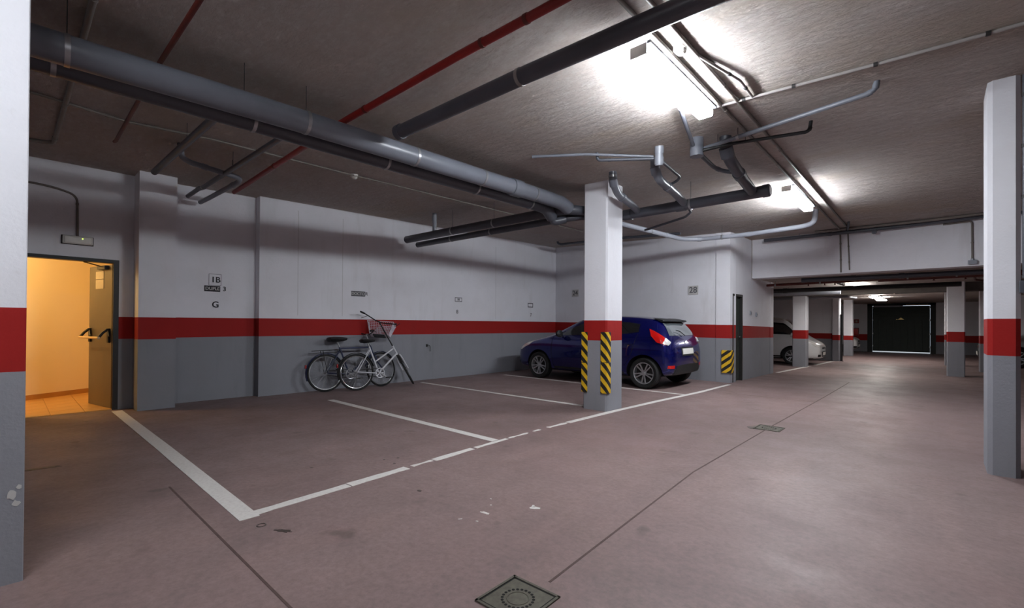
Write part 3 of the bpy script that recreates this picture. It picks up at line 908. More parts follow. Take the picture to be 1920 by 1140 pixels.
conduit([(-1.56, 4.455, CL(-1.5, 4.4) - e), (-0.93, 4.505, CL(-1, 4.5) - e), (-0.36, 4.556, CL(0, 4.5) - e), (0.30, 4.594, CL(0, 4.6) - e), (3.0, 4.62, CL(0, 4.6) - e)], 0.013, CONDUIT, 'pale ceiling conduit from the big tube lamp towards the right edge', (0.06, 0.145, 0.265, 0.40))
conduit([(-6.02, -1.0, CL(-6, 0) - e), (-6.02, 0.20, CL(-6, 0) - e), (-6.11, 0.6, CL(-6, .6) - e), (-6.15, 0.83, CL(-6, .8) - e), (-6.02, 1.54, CL(-6, 1.5) - e), (-6.02, 3.08, CL(-6, 3) - e), (-5.97, 5.64, CL(-6, 5.6) - e), (-5.93, 8.80, CL(-6, 8.8) - e)], 0.013, CONDUIT_DARK, 'long thin conduit along the ceiling over the bays holding a detector', (0.155, 0.17, 0.21, 0.32))
conduit([(-3.3, 0.354, CL(-4, .3) - e), (-5.7, 0.356, CL(-5.7, .3) - e), (-7.55, 0.345, CL(-7.5, .3) - e), (-7.62, 0.15, CL(-7.6, .2) - e), (-7.66, -1.0, CL(-7.6, 0) - e)], 0.022, CONDUIT_DARK, 'brownish conduit turning a corner on the ceiling at the left pillar', (0.12, 0.24, 0.5, 0.72), fillet=0.08)
conduit([(DW + 0.02, -1.0, 2.98), (DW + 0.02, 0.20, 2.98), (DW + 0.02, 0.42, 2.96), (DW + 0.02, 0.615, 2.90), (DW + 0.02, 0.625, 2.36)], 0.013, CONDUIT_DARK, 'wall conduit curving down to the emergency light', (0.8,), fillet=0.14)
yb = YS - 0.045
conduit([(-1.50, yb, 3.22), (-1.485, yb, 2.36)], 0.014, CONDUIT_DARK, 'left of two upright conduits on the white beam', (0.3, 0.7))
conduit([(-1.37, yb, 3.22), (-1.34, yb, 2.40)], 0.012, CONDUIT_DARK, 'right of two upright conduits on the white beam', (0.4, 0.8))
conduit([(0.08, yb, 3.14), (0.44, yb, 3.15), (0.465, yb, 3.12), (0.47, yb, 2.44)], 0.015, CONDUIT_DARK, 'upright conduit on the beam dropping to the junction box', (0.7,))
conduit([(0.515, 5.51, 3.26), (0.515, 5.51, 1.62)], 0.012, PVC_DARK, 'dark conduit down the edge of the right foreground pillar', (0.1, 0.35, 0.6))
t = tag(MB().box((0.485, 5.485, 1.50), (0.545, 5.53, 1.60)).build('switch_box', PVC_DARK, bevel=0.006), 'small dark switch box at the edge of the right foreground pillar', 'switch box')
t = empty('junction_box', (0.47, YS - 0.03, 2.41), 'grey junction box at the lower edge of the beam', 'junction box')
MB().box((-0.06, -0.05, -0.045), (0.06, 0, 0.03)).build('housing', PVC_LIGHT, t, bevel=0.006)
MB().lathe([(0.022, 0.03), (0.022, 0.06)], 12, M=Matrix.Translation((0, -0.025, 0))).build('gland', PVC_LIGHT, t)

# smoke detectors
for i, (X, Y, lab) in enumerate(((-6.05, 3.29, 'round white smoke detector on the ceiling above the bicycles'), (-5.95, 9.05, 'small white smoke detector left of the central pillar near the rear wall'), (-1.40, 3.36, 'round white detector beside the big tube lamp'))):
    t = empty('smoke_detector', (X, Y, CL(X, Y)), lab, 'smoke detector', 'ceiling detectors')
    MB().lathe([(0.055, 0.005), (0.055, -0.022), (0.05, -0.028)], 20).build('base', PLASTIC_W, t, True)
    MB().lathe([(0.04, -0.028), (0.038, -0.045), (0.022, -0.06), (0.0, -0.062)], 20).build('head', PLASTIC_W, t, True)


# ------------------------------------------------------------------ lamps
def tube_lamp(x0, x1, y0, y1, zt, label, mat, drop=0.155, group='ceiling tube lamps'):
    """luminous trough hung from a slim channel fixed to the ceiling"""
    cx, cy = (x0 + x1) / 2, (y0 + y1) / 2
    t = empty('tube_lamp', (cx, cy, zt), label, 'lamp', group)
    hx_, hy_ = (x1 - x0) / 2, (y1 - y0) / 2
    MB().box((-0.035, -hy_ + 0.08, -0.068), (0.035, hy_ - 0.08, 0.0)).build('channel', PVC_LIGHT, t, bevel=0.004)
    zt_, zb_ = -0.068, -drop
    prof = [(-hx_ * 0.9, zt_), (hx_ * 0.9, zt_), (hx_, zt_ - 0.012), (hx_, zb_ + 0.014), (hx_ * 0.86, zb_), (-hx_ * 0.86, zb_), (-hx_, zb_ + 0.014), (-hx_, zt_ - 0.012)]
    rings = [[(a, yy, c_) for a, c_ in prof] for yy in (-hy_ + 0.02, hy_ - 0.02)]
    MB().rings(rings).build('diffuser', mat, t)
    for s in (-1, 1):
        MB().box((-hx_ * 0.96, s * (hy_ - 0.01) - 0.0095, zb_ + 0.004), (hx_ * 0.96, s * (hy_ - 0.01) + 0.0095, zt_ - 0.002)).build('end_cap', PLASTIC_W, t)
    MB().box((hx_ + 0.003, -hy_, zt_ - 0.018), (hx_ + 0.030, hy_, zt_ + 0.004)).build('side_rail', PVC_DARK, t)
    return t


tube_lamp(-1.635, -1.505, 3.02, 4.34, 3.285, 'big glowing tube lamp nearest the camera on the ceiling', LIT)
tube_lamp(-1.64, -1.51, 7.44, 8.98, 3.285, 'second glowing tube lamp farther along the ceiling before the beam', LIT)
tube_lamp(-1.64, -1.51, -1.5, -0.1, 3.285, 'tube lamp on the ceiling behind the viewpoint', LIT_DIM)
for y_, lab in ((15.2, 'first small lamp under the low ceiling past the beam'), (20.3, 'second small lamp under the low ceiling'), (22.4, 'last small lamp before the gate')):
    tube_lamp(-1.72, -1.42, y_ - 0.45, y_ + 0.45, LOW + 0.0, lab, LIT_FAR, drop=0.11, group='far aisle lamps')

# ------------------------------------------------------------------ pipes under the low ceiling
SPR = pipe('sprinkler_pipe', [(-3.30, 13.0, 2.25), (-2.45, 13.0, 2.26), (-1.1, 13.0, 2.275), (0.66, 13.0, 2.29), (3.0, 13.0, 2.30)], 0.032, PIPE_RUST, 'rust red sprinkler pipe under the low ceiling just past the beam', clamps=(0.05, 0.2, 0.45, 0.57), rods=(0.05, 0.2, 0.45, 0.57), n=12)
for X in (-2.28, -1.95, -1.75, -0.05, 0.42):
    sh = part(MB().tube([(X, 13, 2.27), (X, 13, 2.20)], 0.013, 8), 'sprinkler_head', PIPE_RUST, SPR)
    part(MB().lathe([(0.024, 0.0), (0.024, -0.006)], 12, M=Matrix.Translation((X, 13.0, 2.20))), 'deflector', PIPE_RUST, sh)
pipe('drain_pipe', [(-8.2, 15.45, 2.17), (-2.6, 15.45, 2.17), (-1.95, 15.45, 2.17)], 0.06, PVC_LIGHT, 'pale pipe under the low ceiling left of the first small lamp', n=14, rods=(0.8,), group='far ceiling pipes')
pipe('drain_pipe', [(-8.2, 14.2, 2.19), (-0.9, 14.3, 2.19), (0.4, 14.32, 2.19)], 0.055, TRIM_BLACK, 'black pipe under the low ceiling before the first small lamp', n=14, fillet=0.2, collars=(0.4, 0.6), group='far ceiling pipes')
pipe('drain_pipe', [(-1.0, 13.6, 2.29), (0.0, 13.5, 2.29), (3.0, 13.45, 2.29)], 0.03, PIPE_RUST, 'thin dark red pipe behind the rust red sprinkler pipe', n=12, group='far ceiling pipes')
pipe('drain_pipe', [(-2.3, 12.35, 2.28), (-1.3, 12.4, 2.28), (-0.95, 12.45, 2.28), (0.9, 12.5, 2.28)], 0.05, PVC_DARK, 'dark pipe just behind the lower edge of the beam', n=14, fillet=0.2, collars=(0.3, 0.55), group='far ceiling pipes')
pipe('drain_pipe', [(-1.75, 13.15, 2.28), (-1.72, 14.08, 2.28)], 0.04, PVC_DARK, 'short dark pipe lying along the far aisle past the rust red sprinkler pipe', n=14, collars=(0.3, 0.7), group='far ceiling pipes')
pipe('drain_pipe', [(-6.0, 18.4, 2.18), (-2.9, 18.4, 2.2), (-2.2, 18.9, 2.22), (-2.1, 20.0, 2.24)], 0.05, PVC_LIGHT, 'pale bent pipe above the white car', n=12, fillet=0.2, group='far ceiling pipes')
pipe('drain_pipe', [(0.9, 15.2, 2.29), (0.62, 14.6, 2.29), (0.58, 13.7, 2.29)], 0.022, PIPE_RUST, 'short slanting red pipe just before the broad far pillar', n=10, group='far ceiling pipes')


# ------------------------------------------------------------------ hazard guards
def guard(cx, cy, z0, z1, sx, sy, label, arm=0.085, th=0.022, mat=None):
    """foam corner guard wrapped round a corner; sx, sy = direction outwards"""
    o = 0.003
    poly = [(o, o), (o, -arm), (th, -arm), (th, 0.35 * th), (0.35 * th + 0.004, th), (-arm, th), (-arm, o)]
    poly = [(a * sx, c_ * sy) for a, c_ in poly]
    mb = MB()
    n = len(poly)
    h = z1 - z0
    mb.prism(poly, 0.0, h)
    g = mb.build('corner_guard', mat or HAZARD, bevel=0.006)
    g.location = (cx, cy, z0)
    return tag(g, label, 'corner guard', 'striped foam corner guards')


guard(-3.436, 5.72, 0.695, 1.125, 1, -1, 'upper striped guard on the front corner of the central pillar')
guard(-3.436, 5.72, 0.255, 0.688, 1, -1, 'lower striped guard on the front corner of the central pillar')
guard(-3.832, 5.72, 0.675, 1.12, -1, -1, 'upper striped guard on the left corner of the central pillar')
guard(-3.832, 5.72, 0.245, 0.668, -1, -1, 'lower striped guard on the left corner of the central pillar')
guard(CX, 10.48, 0.21, 0.70, 1, -1, 'striped guard at the corner of the rear wall beside the green door', arm=0.17, th=0.03, mat=HAZARD_B)


# ------------------------------------------------------------------ stencilled signs
def text_mesh(body, size, name='lettering'):
    cu = bpy.data.curves.new(name, 'FONT')
    cu.body = body
    cu.size = size
    cu.align_x = 'CENTER'
    cu.align_y = 'CENTER'
    cu.extrude = 0.0015
    cu.offset = size * 0.018
    o = bpy.data.objects.new(name, cu)
    COL.objects.link(o)
    bpy.context.view_layer.update()
    me = bpy.data.meshes.new_from_object(o.evaluated_get(bpy.context.evaluated_depsgraph_get()))
    bpy.data.objects.remove(o)
    return me


def sign(pos, face, items, label, name='wall_stencil'):
    """items: ('text', body, size, u, v, mat) / ('rect', u0, v0, u1, v1, mat) / ('frame', u0, v0, u1, v1, t, mat); u along the wall, v up"""
    t = empty(name, pos, label, 'stencil', 'stencilled bay signs')
    if face == 'x':
        M = Matrix(((0, 0, 1), (1, 0, 0), (0, 1, 0))).to_4x4()
    else:
        M = Matrix(((1, 0, 0), (0, 0, -1), (0, 1, 0))).to_4x4()
    for it in items:
        if it[0] == 'text':
            me = text_mesh(it[1], it[2])
            me.transform(M @ Matrix.Translation((it[3], it[4], 0.0035)))
            me.materials.clear()
            me.materials.append(it[5])
            o = bpy.data.objects.new('lettering', me)
            COL.objects.link(o)
            o.parent = t
        elif it[0] == 'rect':
            MB().box((it[1], it[2], 0.0), (it[3], it[4], 0.002)).xform(M).build('panel', it[5], t)
        else:
            _, u0, v0, u1, v1, w, mt = it
            mb = MB()
            for q in ((u0, v0, u1, v0 + w), (u0, v1 - w, u1, v1), (u0, v0, u0 + w, v1), (u1 - w, v0, u1, v1)):
                mb.box((q[0], q[1], 0.0), (q[2], q[3], 0.002))
            mb.xform(M).build('outline', mt, t)
    return t


X1 = DW + 0.0005
sign((X1, 2.225, 1.75), 'x', [('text', '1B', 0.125, 0.01, 0.15, TYPE), ('frame', -0.085, 0.062, 0.088, 0.245, 0.006, TYPE_SOFT), ('rect', -0.145, -0.037, 0.075, 0.055, TYPE), ('text', 'DUPLE', 0.066, -0.033, 0.009, PLATE), ('text', '3', 0.10, 0.135, 0.01, TYPE), ('text', 'G', 0.135, 0.01, -0.245, TYPE)], 'black stencil reading 1B and G on the recessed wall panel')
X2 = XW + 0.0005
sign((X2, 4.62, 1.80), 'x', [('rect', -0.165, -0.05, 0.13, 0.05, TYPE_SOFT), ('text', 'DOCTO', 0.075, -0.02, 0.0, PLATE), ('text', 'R', 0.09, 0.16, 0.005, TYPE_SOFT)], 'faded dark stencil word above the bicycles')
sign((X2, 7.16, 1.80), 'x', [('frame', -0.11, -0.05, 0.11, 0.05, 0.014, TYPE_SOFT), ('text', 'IBI', 0.07, 0, 0, TYPE_SOFT), ('text', '8', 0.12, -0.04, -0.29, TYPE_SOFT)], 'small framed stencil over a digit right of the bicycles')
sign((X2, 9.77, 1.76), 'x', [('frame', -0.11, -0.06, 0.11, 0.06, 0.02, TYPE), ('text', '7', 0.13, 0.02, -0.27, TYPE_SOFT)], 'small framed stencil nearest the corner above the car bonnet')
ry = lambda X: 10.48 + (CX - X) / (CX + 8.48) * 0.45
for X, Z, txt, lab in ((-4.09, 2.03, '28', 'number stencil on the rear wall right of the central pillar'), (-7.53, 2.12, '24', 'number stencil on the rear wall left of the central pillar')):
    s_ = sign((X, ry(X) - 0.006, Z), 'y', [('text', txt, 0.19, 0, 0, TYPE_SOFT), ('rect', -0.12, -0.10, 0.12, 0.10, PLATE)], lab)
    s_.rotation_euler = (0, 0, -math.atan2(0.45, 5.21))

# hook on the wall, small wall switches on the block
t = empty('wall_hook', (XW, 6.25, 0.72), 'small dark hook on the grey wall right of the bicycles', 'hook')
MB().tube([(0.0, 0.0, 0.03), (0.05, 0.0, 0.045), (0.06, 0.05, 0.02), (0.05, 0.055, -0.10)], 0.007, 8, fillet=0.03).build('rod', DARK_STEEL, t, True)
MB().box((0, -0.02, 0.0), (0.006, 0.02, 0.06)).build('plate', DARK_STEEL, t)
for Y, Z, lab in ((11.75, 1.53, 'left little switch on the block wall right of the green door'), (12.15, 1.50, 'right little switch on the block wall right of the green door')):
    X = lerp(CX, -3.16, (Y - 10.48) / 3.09)
    t = empty('light_switch', (X, Y, Z), lab, 'switch', 'switches by the green door')
    MB().box((0, -0.03, -0.05), (0.03, 0.03, 0.05)).build('box', PVC_LIGHT, t, bevel=0.005)
    MB().box((0.03, -0.016, -0.02), (0.036, 0.016, 0.02)).build('rocker', PVC_DARK, t)

# green door in the block
d2 = empty('door_2', (CX, 10.9, 0), 'narrow dark green door at the corner of the rear wall', 'door', kind='structure')
xa = lambda Y: lerp(CX, -3.16, (Y - 10.48) / 3.09)
mb = MB()
ya, yc = 10.615, 11.215
for p in (((ya - 0.01, ya + 0.04), 0, 1.92), ((yc - 0.04, yc + 0.01), 0, 1.92)):
    (s0, s1), z0, z1 = p
    mb.prism([(xa(s0) - 0.12, s0), (xa(s0) + 0.012, s0), (xa(s1) + 0.012, s1), (xa(s1) - 0.12, s1)], z0, z1)
mb.prism([(xa(ya) - 0.12, ya), (xa(ya) + 0.012, ya), (xa(yc) + 0.012, yc), (xa(yc) - 0.12, yc)], 1.875, 1.925)
part(mb, 'door_frame', DOOR_FRAME, d2)
mb = MB().prism([(xa(ya + .04) - 0.09, ya + 0.04), (xa(ya + .04) - 0.05, ya + 0.04), (xa(yc - .04) - 0.05, yc - 0.04), (xa(yc - .04) - 0.09, yc - 0.04)], 0.01, 1.875)
lf = part(mb, 'door_leaf', DOOR_GREEN, d2)
part(MB().tube([(xa(11.1) - 0.05, 11.10, 0.98), (xa(11.1) - 0.0, 11.10, 0.98), (xa(11) - 0.0, 11.0, 0.98)], 0.009, 8, fillet=0.02), 'door_handle', DARK_STEEL, lf, True)

# ------------------------------------------------------------------ gate
g = empty('garage_gate', (-1.295, YG + 0.1, 0), 'dark green overhead garage gate with daylight leaking round it', 'gate')
mb = MB()
for q in ((-1.255, -1.060, 0.0, 2.43), (1.060, 1.255, 0.0, 2.43)):
    mb.box((q[0], -0.09, q[2]), (q[1], 0.12, q[3]))
mb.box((-1.255, -0.09, 2.25), (1.255, 0.12, 2.43))
mb.build('gate_frame', GATE_FRAME, g)
xs = [-1.045 + 2.09 * k / 8 for k in range(9)]
for k in range(8):
    MB().box((xs[k] + 0.004, -0.02, 0.06), (xs[k + 1] - 0.004, 0.02, 1.545)).build('lower_board', GATE, g)
for k in range(5):
    MB().box((-1.045, -0.02, 1.56 + k * 0.13), (1.045, 0.02, 1.56 + k * 0.13 + 0.122)).build('upper_board', GATE, g)
MB().box((-1.055, 0.02, 0.055), (1.055, 0.035, 2.235)).build('light_stop_sheet', GATE_FRAME, g)  # unseen sheet added to stop daylight leaking between the boards
MB().box((-1.05, -0.04, 1.535), (1.05, -0.02, 1.565)).build('cross_rail', GATE, g)
MB().box((-1.05, -0.04, 0.05), (1.05, -0.02, 0.10)).build('bottom_rail', GATE, g)
MB().box((-0.01, -0.045, 0.10), (0.01, -0.02, 1.53)).build('middle_rail', GATE_FRAME, g)
for X in (-1.06, 1.06):
    for Z in (0.3, 0.9, 1.55, 2.15):
        MB().box((X - 0.03, -0.06, Z - 0.035), (X + 0.03, -0.02, Z + 0.035)).build('roller_bracket', STEEL, g)
MB().add([(-0.1, -0.045, 1.58), (0.14, -0.045, 1.58), (0.02, -0.045, 1.68), (-0.1, -0.03, 1.58), (0.14, -0.03, 1.58), (0.02, -0.03, 1.68)], [(0, 1, 2), (5, 4, 3), (0, 3, 4, 1), (1, 4, 5, 2), (2, 5, 3, 0)]).build('badge', BRASS, g)
MB().box((-0.16, -0.045, 1.57), (-0.11, -0.02, 1.60)).build('lock', BRASS, g)
MB().box((-1.0, -0.3, 2.19), (0.1, -0.05, 2.25)).build('drive_rail', PVC_LIGHT, g)
MB().box((0.2, -0.3, 2.25), (1.0, -0.05, 2.29)).build('drive_cover', plain('drive_cover_tan', srgb(206, 190, 160), 0.5), g)
t = empty('fire_hose_cabinet', (-3.02, YG, 0.75), 'small red fire hose cabinet left of the gate', 'cabinet')
MB().box((-0.14, -0.14, 0.0), (0.14, -0.0, 0.42)).build('body', PIPE_RED, t, bevel=0.01)
MB().box((-0.11, -0.15, 0.05), (0.11, -0.14, 0.37)).build('door', LAMP_RED, t)
t = empty('warning_sign', (-2.98, YG, 1.50), 'little red sign above the fire hose cabinet', 'sign')
MB().box((-0.10, -0.012, -0.1), (0.10, 0.0, 0.1)).build('plate', PIPE_RED, t)
MB().box((-0.04, -0.014, -0.05), (0.04, -0.012, 0.05)).build('symbol', PAPER, t)
t = empty('barrier_post', (-2.50, 20.0, 0), 'thin black upright post against the slim bright far pillar', 'post')
MB().box((-0.035, -0.03, 0.01), (0.035, 0.03, 1.66)).build('post', BLACK, t)
MB().box((-0.06, -0.06, 0.0), (0.06, 0.06, 0.012)).build('foot', BLACK, t)


# ------------------------------------------------------------------ cars
def make_car(name, label, paint_mat, loc, heading, rear_glass=GLASS, plate_txt=None, scale=1.0, group=None, hi=True, wagon=0.0, van=False):
    """hatchback; local +x is the nose, origin on the ground under the middle"""
    root = empty(name, loc, label, 'car', group, rz=heading)
    root.scale = (scale,) * 3
    LEN = 4.06
    FW, RW = 0.83, 3.43           # wheel stations from the nose
    # station: u, half width, bottom z, shoulder z, belt z, (y6,z6), (y7,z7), top z
    S = [
        (0.00, 0.50, 0.30, 0.50, 0.56, 0.36, 0.58, 0.20, 0.59, 0.59),
        (0.07, 0.66, 0.22, 0.58, 0.66, 0.48, 0.685, 0.26, 0.69, 0.69),
        (0.32, 0.79, 0.19, 0.69, 0.79, 0.60, 0.82, 0.34, 0.835, 0.84),
        (0.83, 0.845, 0.18, 0.80, 0.90, 0.63, 0.93, 0.36, 0.945, 0.95),
        (1.16, 0.855, 0.18, 0.83, 0.94, 0.71, 0.99, 0.42, 1.03, 1.04),
        (1.72, 0.86, 0.18, 0.85, 0.955, 0.645, 1.27, 0.54, 1.315, 1.335),
        (2.08, 0.865, 0.18, 0.86, 0.965, 0.62, 1.355, 0.53, 1.40, 1.425),
        (2.55, 0.865, 0.18, 0.875, 0.99, 0.615, 1.375, 0.53, 1.425, 1.445),
        (3.05, 0.86, 0.18, 0.89, 1.025, 0.60, 1.36, 0.52, 1.405, 1.425),
        (3.45, 0.85, 0.19, 0.905, 1.06, 0.585, 1.33 + wagon, 0.51, 1.37 + wagon, 1.39 + wagon),
        (3.70, 0.835, 0.22, 0.91, 1.06, 0.57, 1.28 + wagon, 0.50, 1.325 + wagon, 1.345 + wagon),
        (3.90, 0.81, 0.25, 0.89, 1.00, 0.60, 1.06, 0.45, 1.08, 1.09),
        (4.00, 0.77, 0.27, 0.76, 0.84, 0.58, 0.89, 0.40, 0.90, 0.905),
        (4.06, 0.68, 0.32, 0.60, 0.66, 0.50, 0.70, 0.30, 0.71, 0.71),
    ]
    def warp(u, z):
        if van:
            k0, k1 = (0, 0.32, 0.83, 1.16, 2.08, 2.55, 3.05, 3.9, 4.06), (0, 0.20, 0.46, 0.60, 1.15, 2.0, 2.9, 4.0, 4.06)
            for i in range(len(k0) - 1):
                if u <= k0[i + 1] + 1e-6:
                    u = lerp(k1[i], k1[i + 1], (u - k0[i]) / (k0[i + 1] - k0[i]))
                    break
            z = z if z < 0.9 else 0.9 + (z - 0.9) * 1.45
        elif u > 3.43:
            u = 3.43 + (u - 3.43) * 0.86
        return u, z

    half = []
    for u, w, zb, zs, zbelt, y6, z6, y7, z7, z8 in S:
        X = LEN / 2 - warp(u, 0)[0]
        zs, zbelt, z6, z7, z8 = [warp(u, q_)[1] for q_ in (zs, zbelt, z6, z7, z8)]
        half.append([(X, 0, zb), (X, w * 0.86, zb), (X, w * 0.97, zb + 0.09), (X, w * 1.0, lerp(zb, zs, 0.55)), (X, w * 0.985, zs), (X, w * 0.935, zbelt), (X, y6, z6), (X, y7, z7), (X, 0, z8)])
    rings = []
    for h in half:
        rings.append(h + [(a, -c_, d_) for a, c_, d_ in h[-2:0:-1]])
    mb = MB().rings(rings)
    tmp = mb.build('body', [paint_mat, TRIM_BLACK])
    sub = tmp.modifiers.new('s', 'SUBSURF')
    sub.levels = sub.render_levels = 3 if hi else 2
    dg = bpy.context.evaluated_depsgraph_get()
    smooth_me = bpy.data.meshes.new_from_object(tmp.evaluated_get(dg))
    bvh = BVHTree.FromPolygons([v.co.copy() for v in smooth_me.vertices], [tuple(p.vertices) for p in smooth_me.polygons])
    # cut the wheel arches
    cut = MB()
    for uw in (FW, RW):
        for s in (-1, 1):
            M = Matrix.Translation((LEN / 2 - uw, s * 0.80, 0.295)) @ Matrix.Rotation(math.pi / 2, 4, 'X')
            cut.lathe([(0.362, -0.22), (0.362, 0.22)], 40, M=M)
    co = cut.build('cutter', TRIM_BLACK)
    bo = tmp.modifiers.new('b', 'BOOLEAN')
    bo.operation = 'DIFFERENCE'
    bo.object = co
    bo.solver = 'EXACT'
    dg = bpy.context.evaluated_depsgraph_get()
    me = bpy.data.meshes.new_from_object(tmp.evaluated_get(dg))
    bpy.data.objects.remove(co)
    bpy.data.objects.remove(tmp)
    me.materials.clear()
    me.materials.append(paint_mat)
    me.materials.append(TRIM_BLACK)
    for p in me.polygons:
        c_ = p.center
        inside = False
        for uw in (FW, RW):
            dx, dz = c_.x - (LEN / 2 - uw), c_.z - 0.295
            if abs(math.hypot(dx, dz) - 0.362) < 0.012 and abs(p.normal.y) < 0.5 and 0.55 < abs(c_.y) < 0.90 and p.normal.dot(Vector((dx, 0, dz)).normalized()) < 0:
                inside = True
            if math.hypot(dx, dz) < 0.36 and abs(abs(c_.y) - 0.58) < 0.02:
                inside = True
        low = c_.z < 0.235 or (c_.x < -LEN / 2 + 0.36 and c_.z < 0.40 and abs(c_.y) < 0.62) 
        p.material_index = 1 if (inside or low) else 0
        p.use_smooth = True
    me.set_sharp_from_angle(angle=math.radians(40))
    body = bpy.data.objects.new('body', me)
    COL.objects.link(body)
    body.parent = root

    def patch(pname, edge_a, edge_b, direction, mat, off=0.006, nu=10, nv=8, parent=root, thick=0.004):
        """panel hugging the body: lofted between two polylines, projected onto it along -direction"""
        dr = Vector(direction).normalized()

        def wv_(q):
            u_, z_ = warp(LEN / 2 - q[0], q[2])
            return Vector((LEN / 2 - u_, q[1], z_))

        def along(e, t):
            e = [wv_(q) for q in e]
            ln = [0.0]
            for q, w_ in zip(e[:-1], e[1:]):
                ln.append(ln[-1] + (w_ - q).length)
            s = t * ln[-1]
            for i in range(len(e) - 1):
                if s <= ln[i + 1] + 1e-9:
                    return e[i].lerp(e[i + 1], (s - ln[i]) / max(1e-9, ln[i + 1] - ln[i]))
            return e[-1]
        vs, ok = [], True
        last = None
        for i in range(nu + 1):
            a_, b_ = along(edge_a, i / nu), along(edge_b, i / nu)
            for j in range(nv + 1):
                p0 = a_.lerp(b_, j / nv)
                hit = bvh.ray_cast(p0 + dr * 2.0, -dr)
                if hit[0] is None:
                    near = bvh.find_nearest(p0)
                    hit = near
                q, nn_ = hit[0], hit[1]
                if nn_.dot(dr) < 0:
                    nn_ = -nn_
                vs.append((q + nn_ * off, q + nn_ * (off - thick - 0.01)))
        mb_ = MB()
        top = [v[0] for v in vs]
        bot = [v[1] for v in vs]
        K = len(top)
        fs_ = []
        idx = lambda i, j: i * (nv + 1) + j
        for i in range(nu):
            for j in range(nv):
                fs_.append((idx(i, j), idx(i + 1, j), idx(i + 1, j + 1), idx(i, j + 1)))
        rim = [idx(i, 0) for i in range(nu + 1)] + [idx(nu, j) for j in range(1, nv + 1)] + [idx(i, nv) for i in range(nu - 1, -1, -1)] + [idx(0, j) for j in range(nv - 1, 0, -1)]
        for a_, b_ in zip(rim, rim[1:] + rim[:1]):
            fs_.append((a_, b_, K + b_, K + a_))
        mb_.add(top + bot, fs_)
        return mb_.build(pname, mat, parent, True)

    X_ = lambda u: LEN / 2 - u
    for s in (1, -1):
        side = (0, s, 0.35)
        yy = 0.75 * s
        patch('side_window', [(X_(1.42), yy, 0.985), (X_(1.86), yy, 0.99), (X_(2.36), yy, 1.0)], [(X_(1.60), yy, 1.14), (X_(1.98), yy, 1.295), (X_(2.36), yy, 1.335)], side, GLASS)
        patch('side_window', [(X_(2.43), yy, 1.0), (X_(3.05), yy, 1.045), (X_(3.30), yy, 1.085)], [(X_(2.43), yy, 1.335), (X_(3.0), yy, 1.325), (X_(3.28), yy, 1.28)], side, GLASS)
        patch('pillar_trim', [(X_(2.36), yy, 1.0), (X_(2.43), yy, 1.0)], [(X_(2.36), yy, 1.335), (X_(2.43), yy, 1.335)], side, TRIM_BLACK, nu=2, off=0.005)
        patch('front_quarter_window', [(X_(1.24), yy, 0.985), (X_(1.38), yy, 0.985)], [(X_(1.36), yy, 1.03), (X_(1.50), yy, 1.10)], side, GLASS, nu=4, nv=4)
        # door seams, sill moulding, handles
        patch('door_seam', [(X_(1.26), yy, 0.30), (X_(1.20), yy, 0.62), (X_(1.22), yy, 0.97)], [(X_(1.268), yy, 0.30), (X_(1.208), yy, 0.62), (X_(1.228), yy, 0.97)], (0, s, 0), HOLE, off=0.0025, nu=14, nv=1)
        patch('door_seam', [(X_(2.40), yy, 0.27), (X_(2.39), yy, 0.62), (X_(2.395), yy, 1.0)], [(X_(2.408), yy, 0.27), (X_(2.398), yy, 0.62), (X_(2.403), yy, 1.0)], (0, s, 0), HOLE, off=0.0025, nu=14, nv=1)
        patch('door_seam', [(X_(3.02), yy, 0.42), (X_(3.17), yy, 0.66), (X_(3.28), yy, 1.05)], [(X_(3.028), yy, 0.42), (X_(3.178), yy, 0.66), (X_(3.288), yy, 1.05)], (0, s, 0), HOLE, off=0.0025, nu=14, nv=1)
        patch('sill_trim', [(X_(1.28), yy, 0.26), (X_(3.0), yy, 0.26)], [(X_(1.28), yy, 0.31), (X_(3.0), yy, 0.30)], (0, s, 0), TRIM_BLACK, nu=14, nv=2)
        for u in (2.15, 3.05):
            patch('door_handle', [(X_(u), yy, 0.845), (X_(u + 0.17), yy, 0.85)], [(X_(u), yy, 0.875), (X_(u + 0.17), yy, 0.88)], (0, s, 0), paint_mat, off=0.03, nu=6, nv=2, thick=0.02)
        # lights
        diag = (-0.75, s * 0.9, 0.15)
        patch('tail_light', [(X_(3.60), 0.80 * s, 1.165), (X_(3.80), 0.80 * s, 1.075), (X_(3.98), 0.74 * s, 0.93)], [(X_(3.66), 0.86 * s, 1.03), (X_(3.78), 0.86 * s, 0.91), (X_(3.96), 0.80 * s, 0.85)], diag, LAMP_RED, off=0.018, nu=12, nv=8, thick=0.012)
        patch('reversing_light', [(X_(3.93), 0.775 * s, 0.985), (X_(4.0), 0.70 * s, 0.90)], [(X_(3.90), 0.83 * s, 0.885), (X_(3.98), 0.77 * s, 0.845)], diag, LAMP_CLEAR, off=0.024, nu=6, nv=5, thick=0.012)
        patch('rear_reflector', [(X_(3.95), 0.76 * s, 0.47), (X_(4.02), 0.60 * s, 0.47)], [(X_(3.95), 0.76 * s, 0.415), (X_(4.02), 0.60 * s, 0.41)], (-1, s * 0.5, 0), LAMP_RED, off=0.008, nu=6, nv=3)
        patch('headlight', [(X_(0.10), 0.46 * s, 0.665), (X_(0.30), 0.62 * s, 0.745), (X_(0.62), 0.76 * s, 0.85)], [(X_(0.06), 0.50 * s, 0.58), (X_(0.22), 0.72 * s, 0.635), (X_(0.50), 0.80 * s, 0.775)], (0.8, s * 0.8, 0.35), LAMP_CLEAR, off=0.010, nu=10, nv=6)
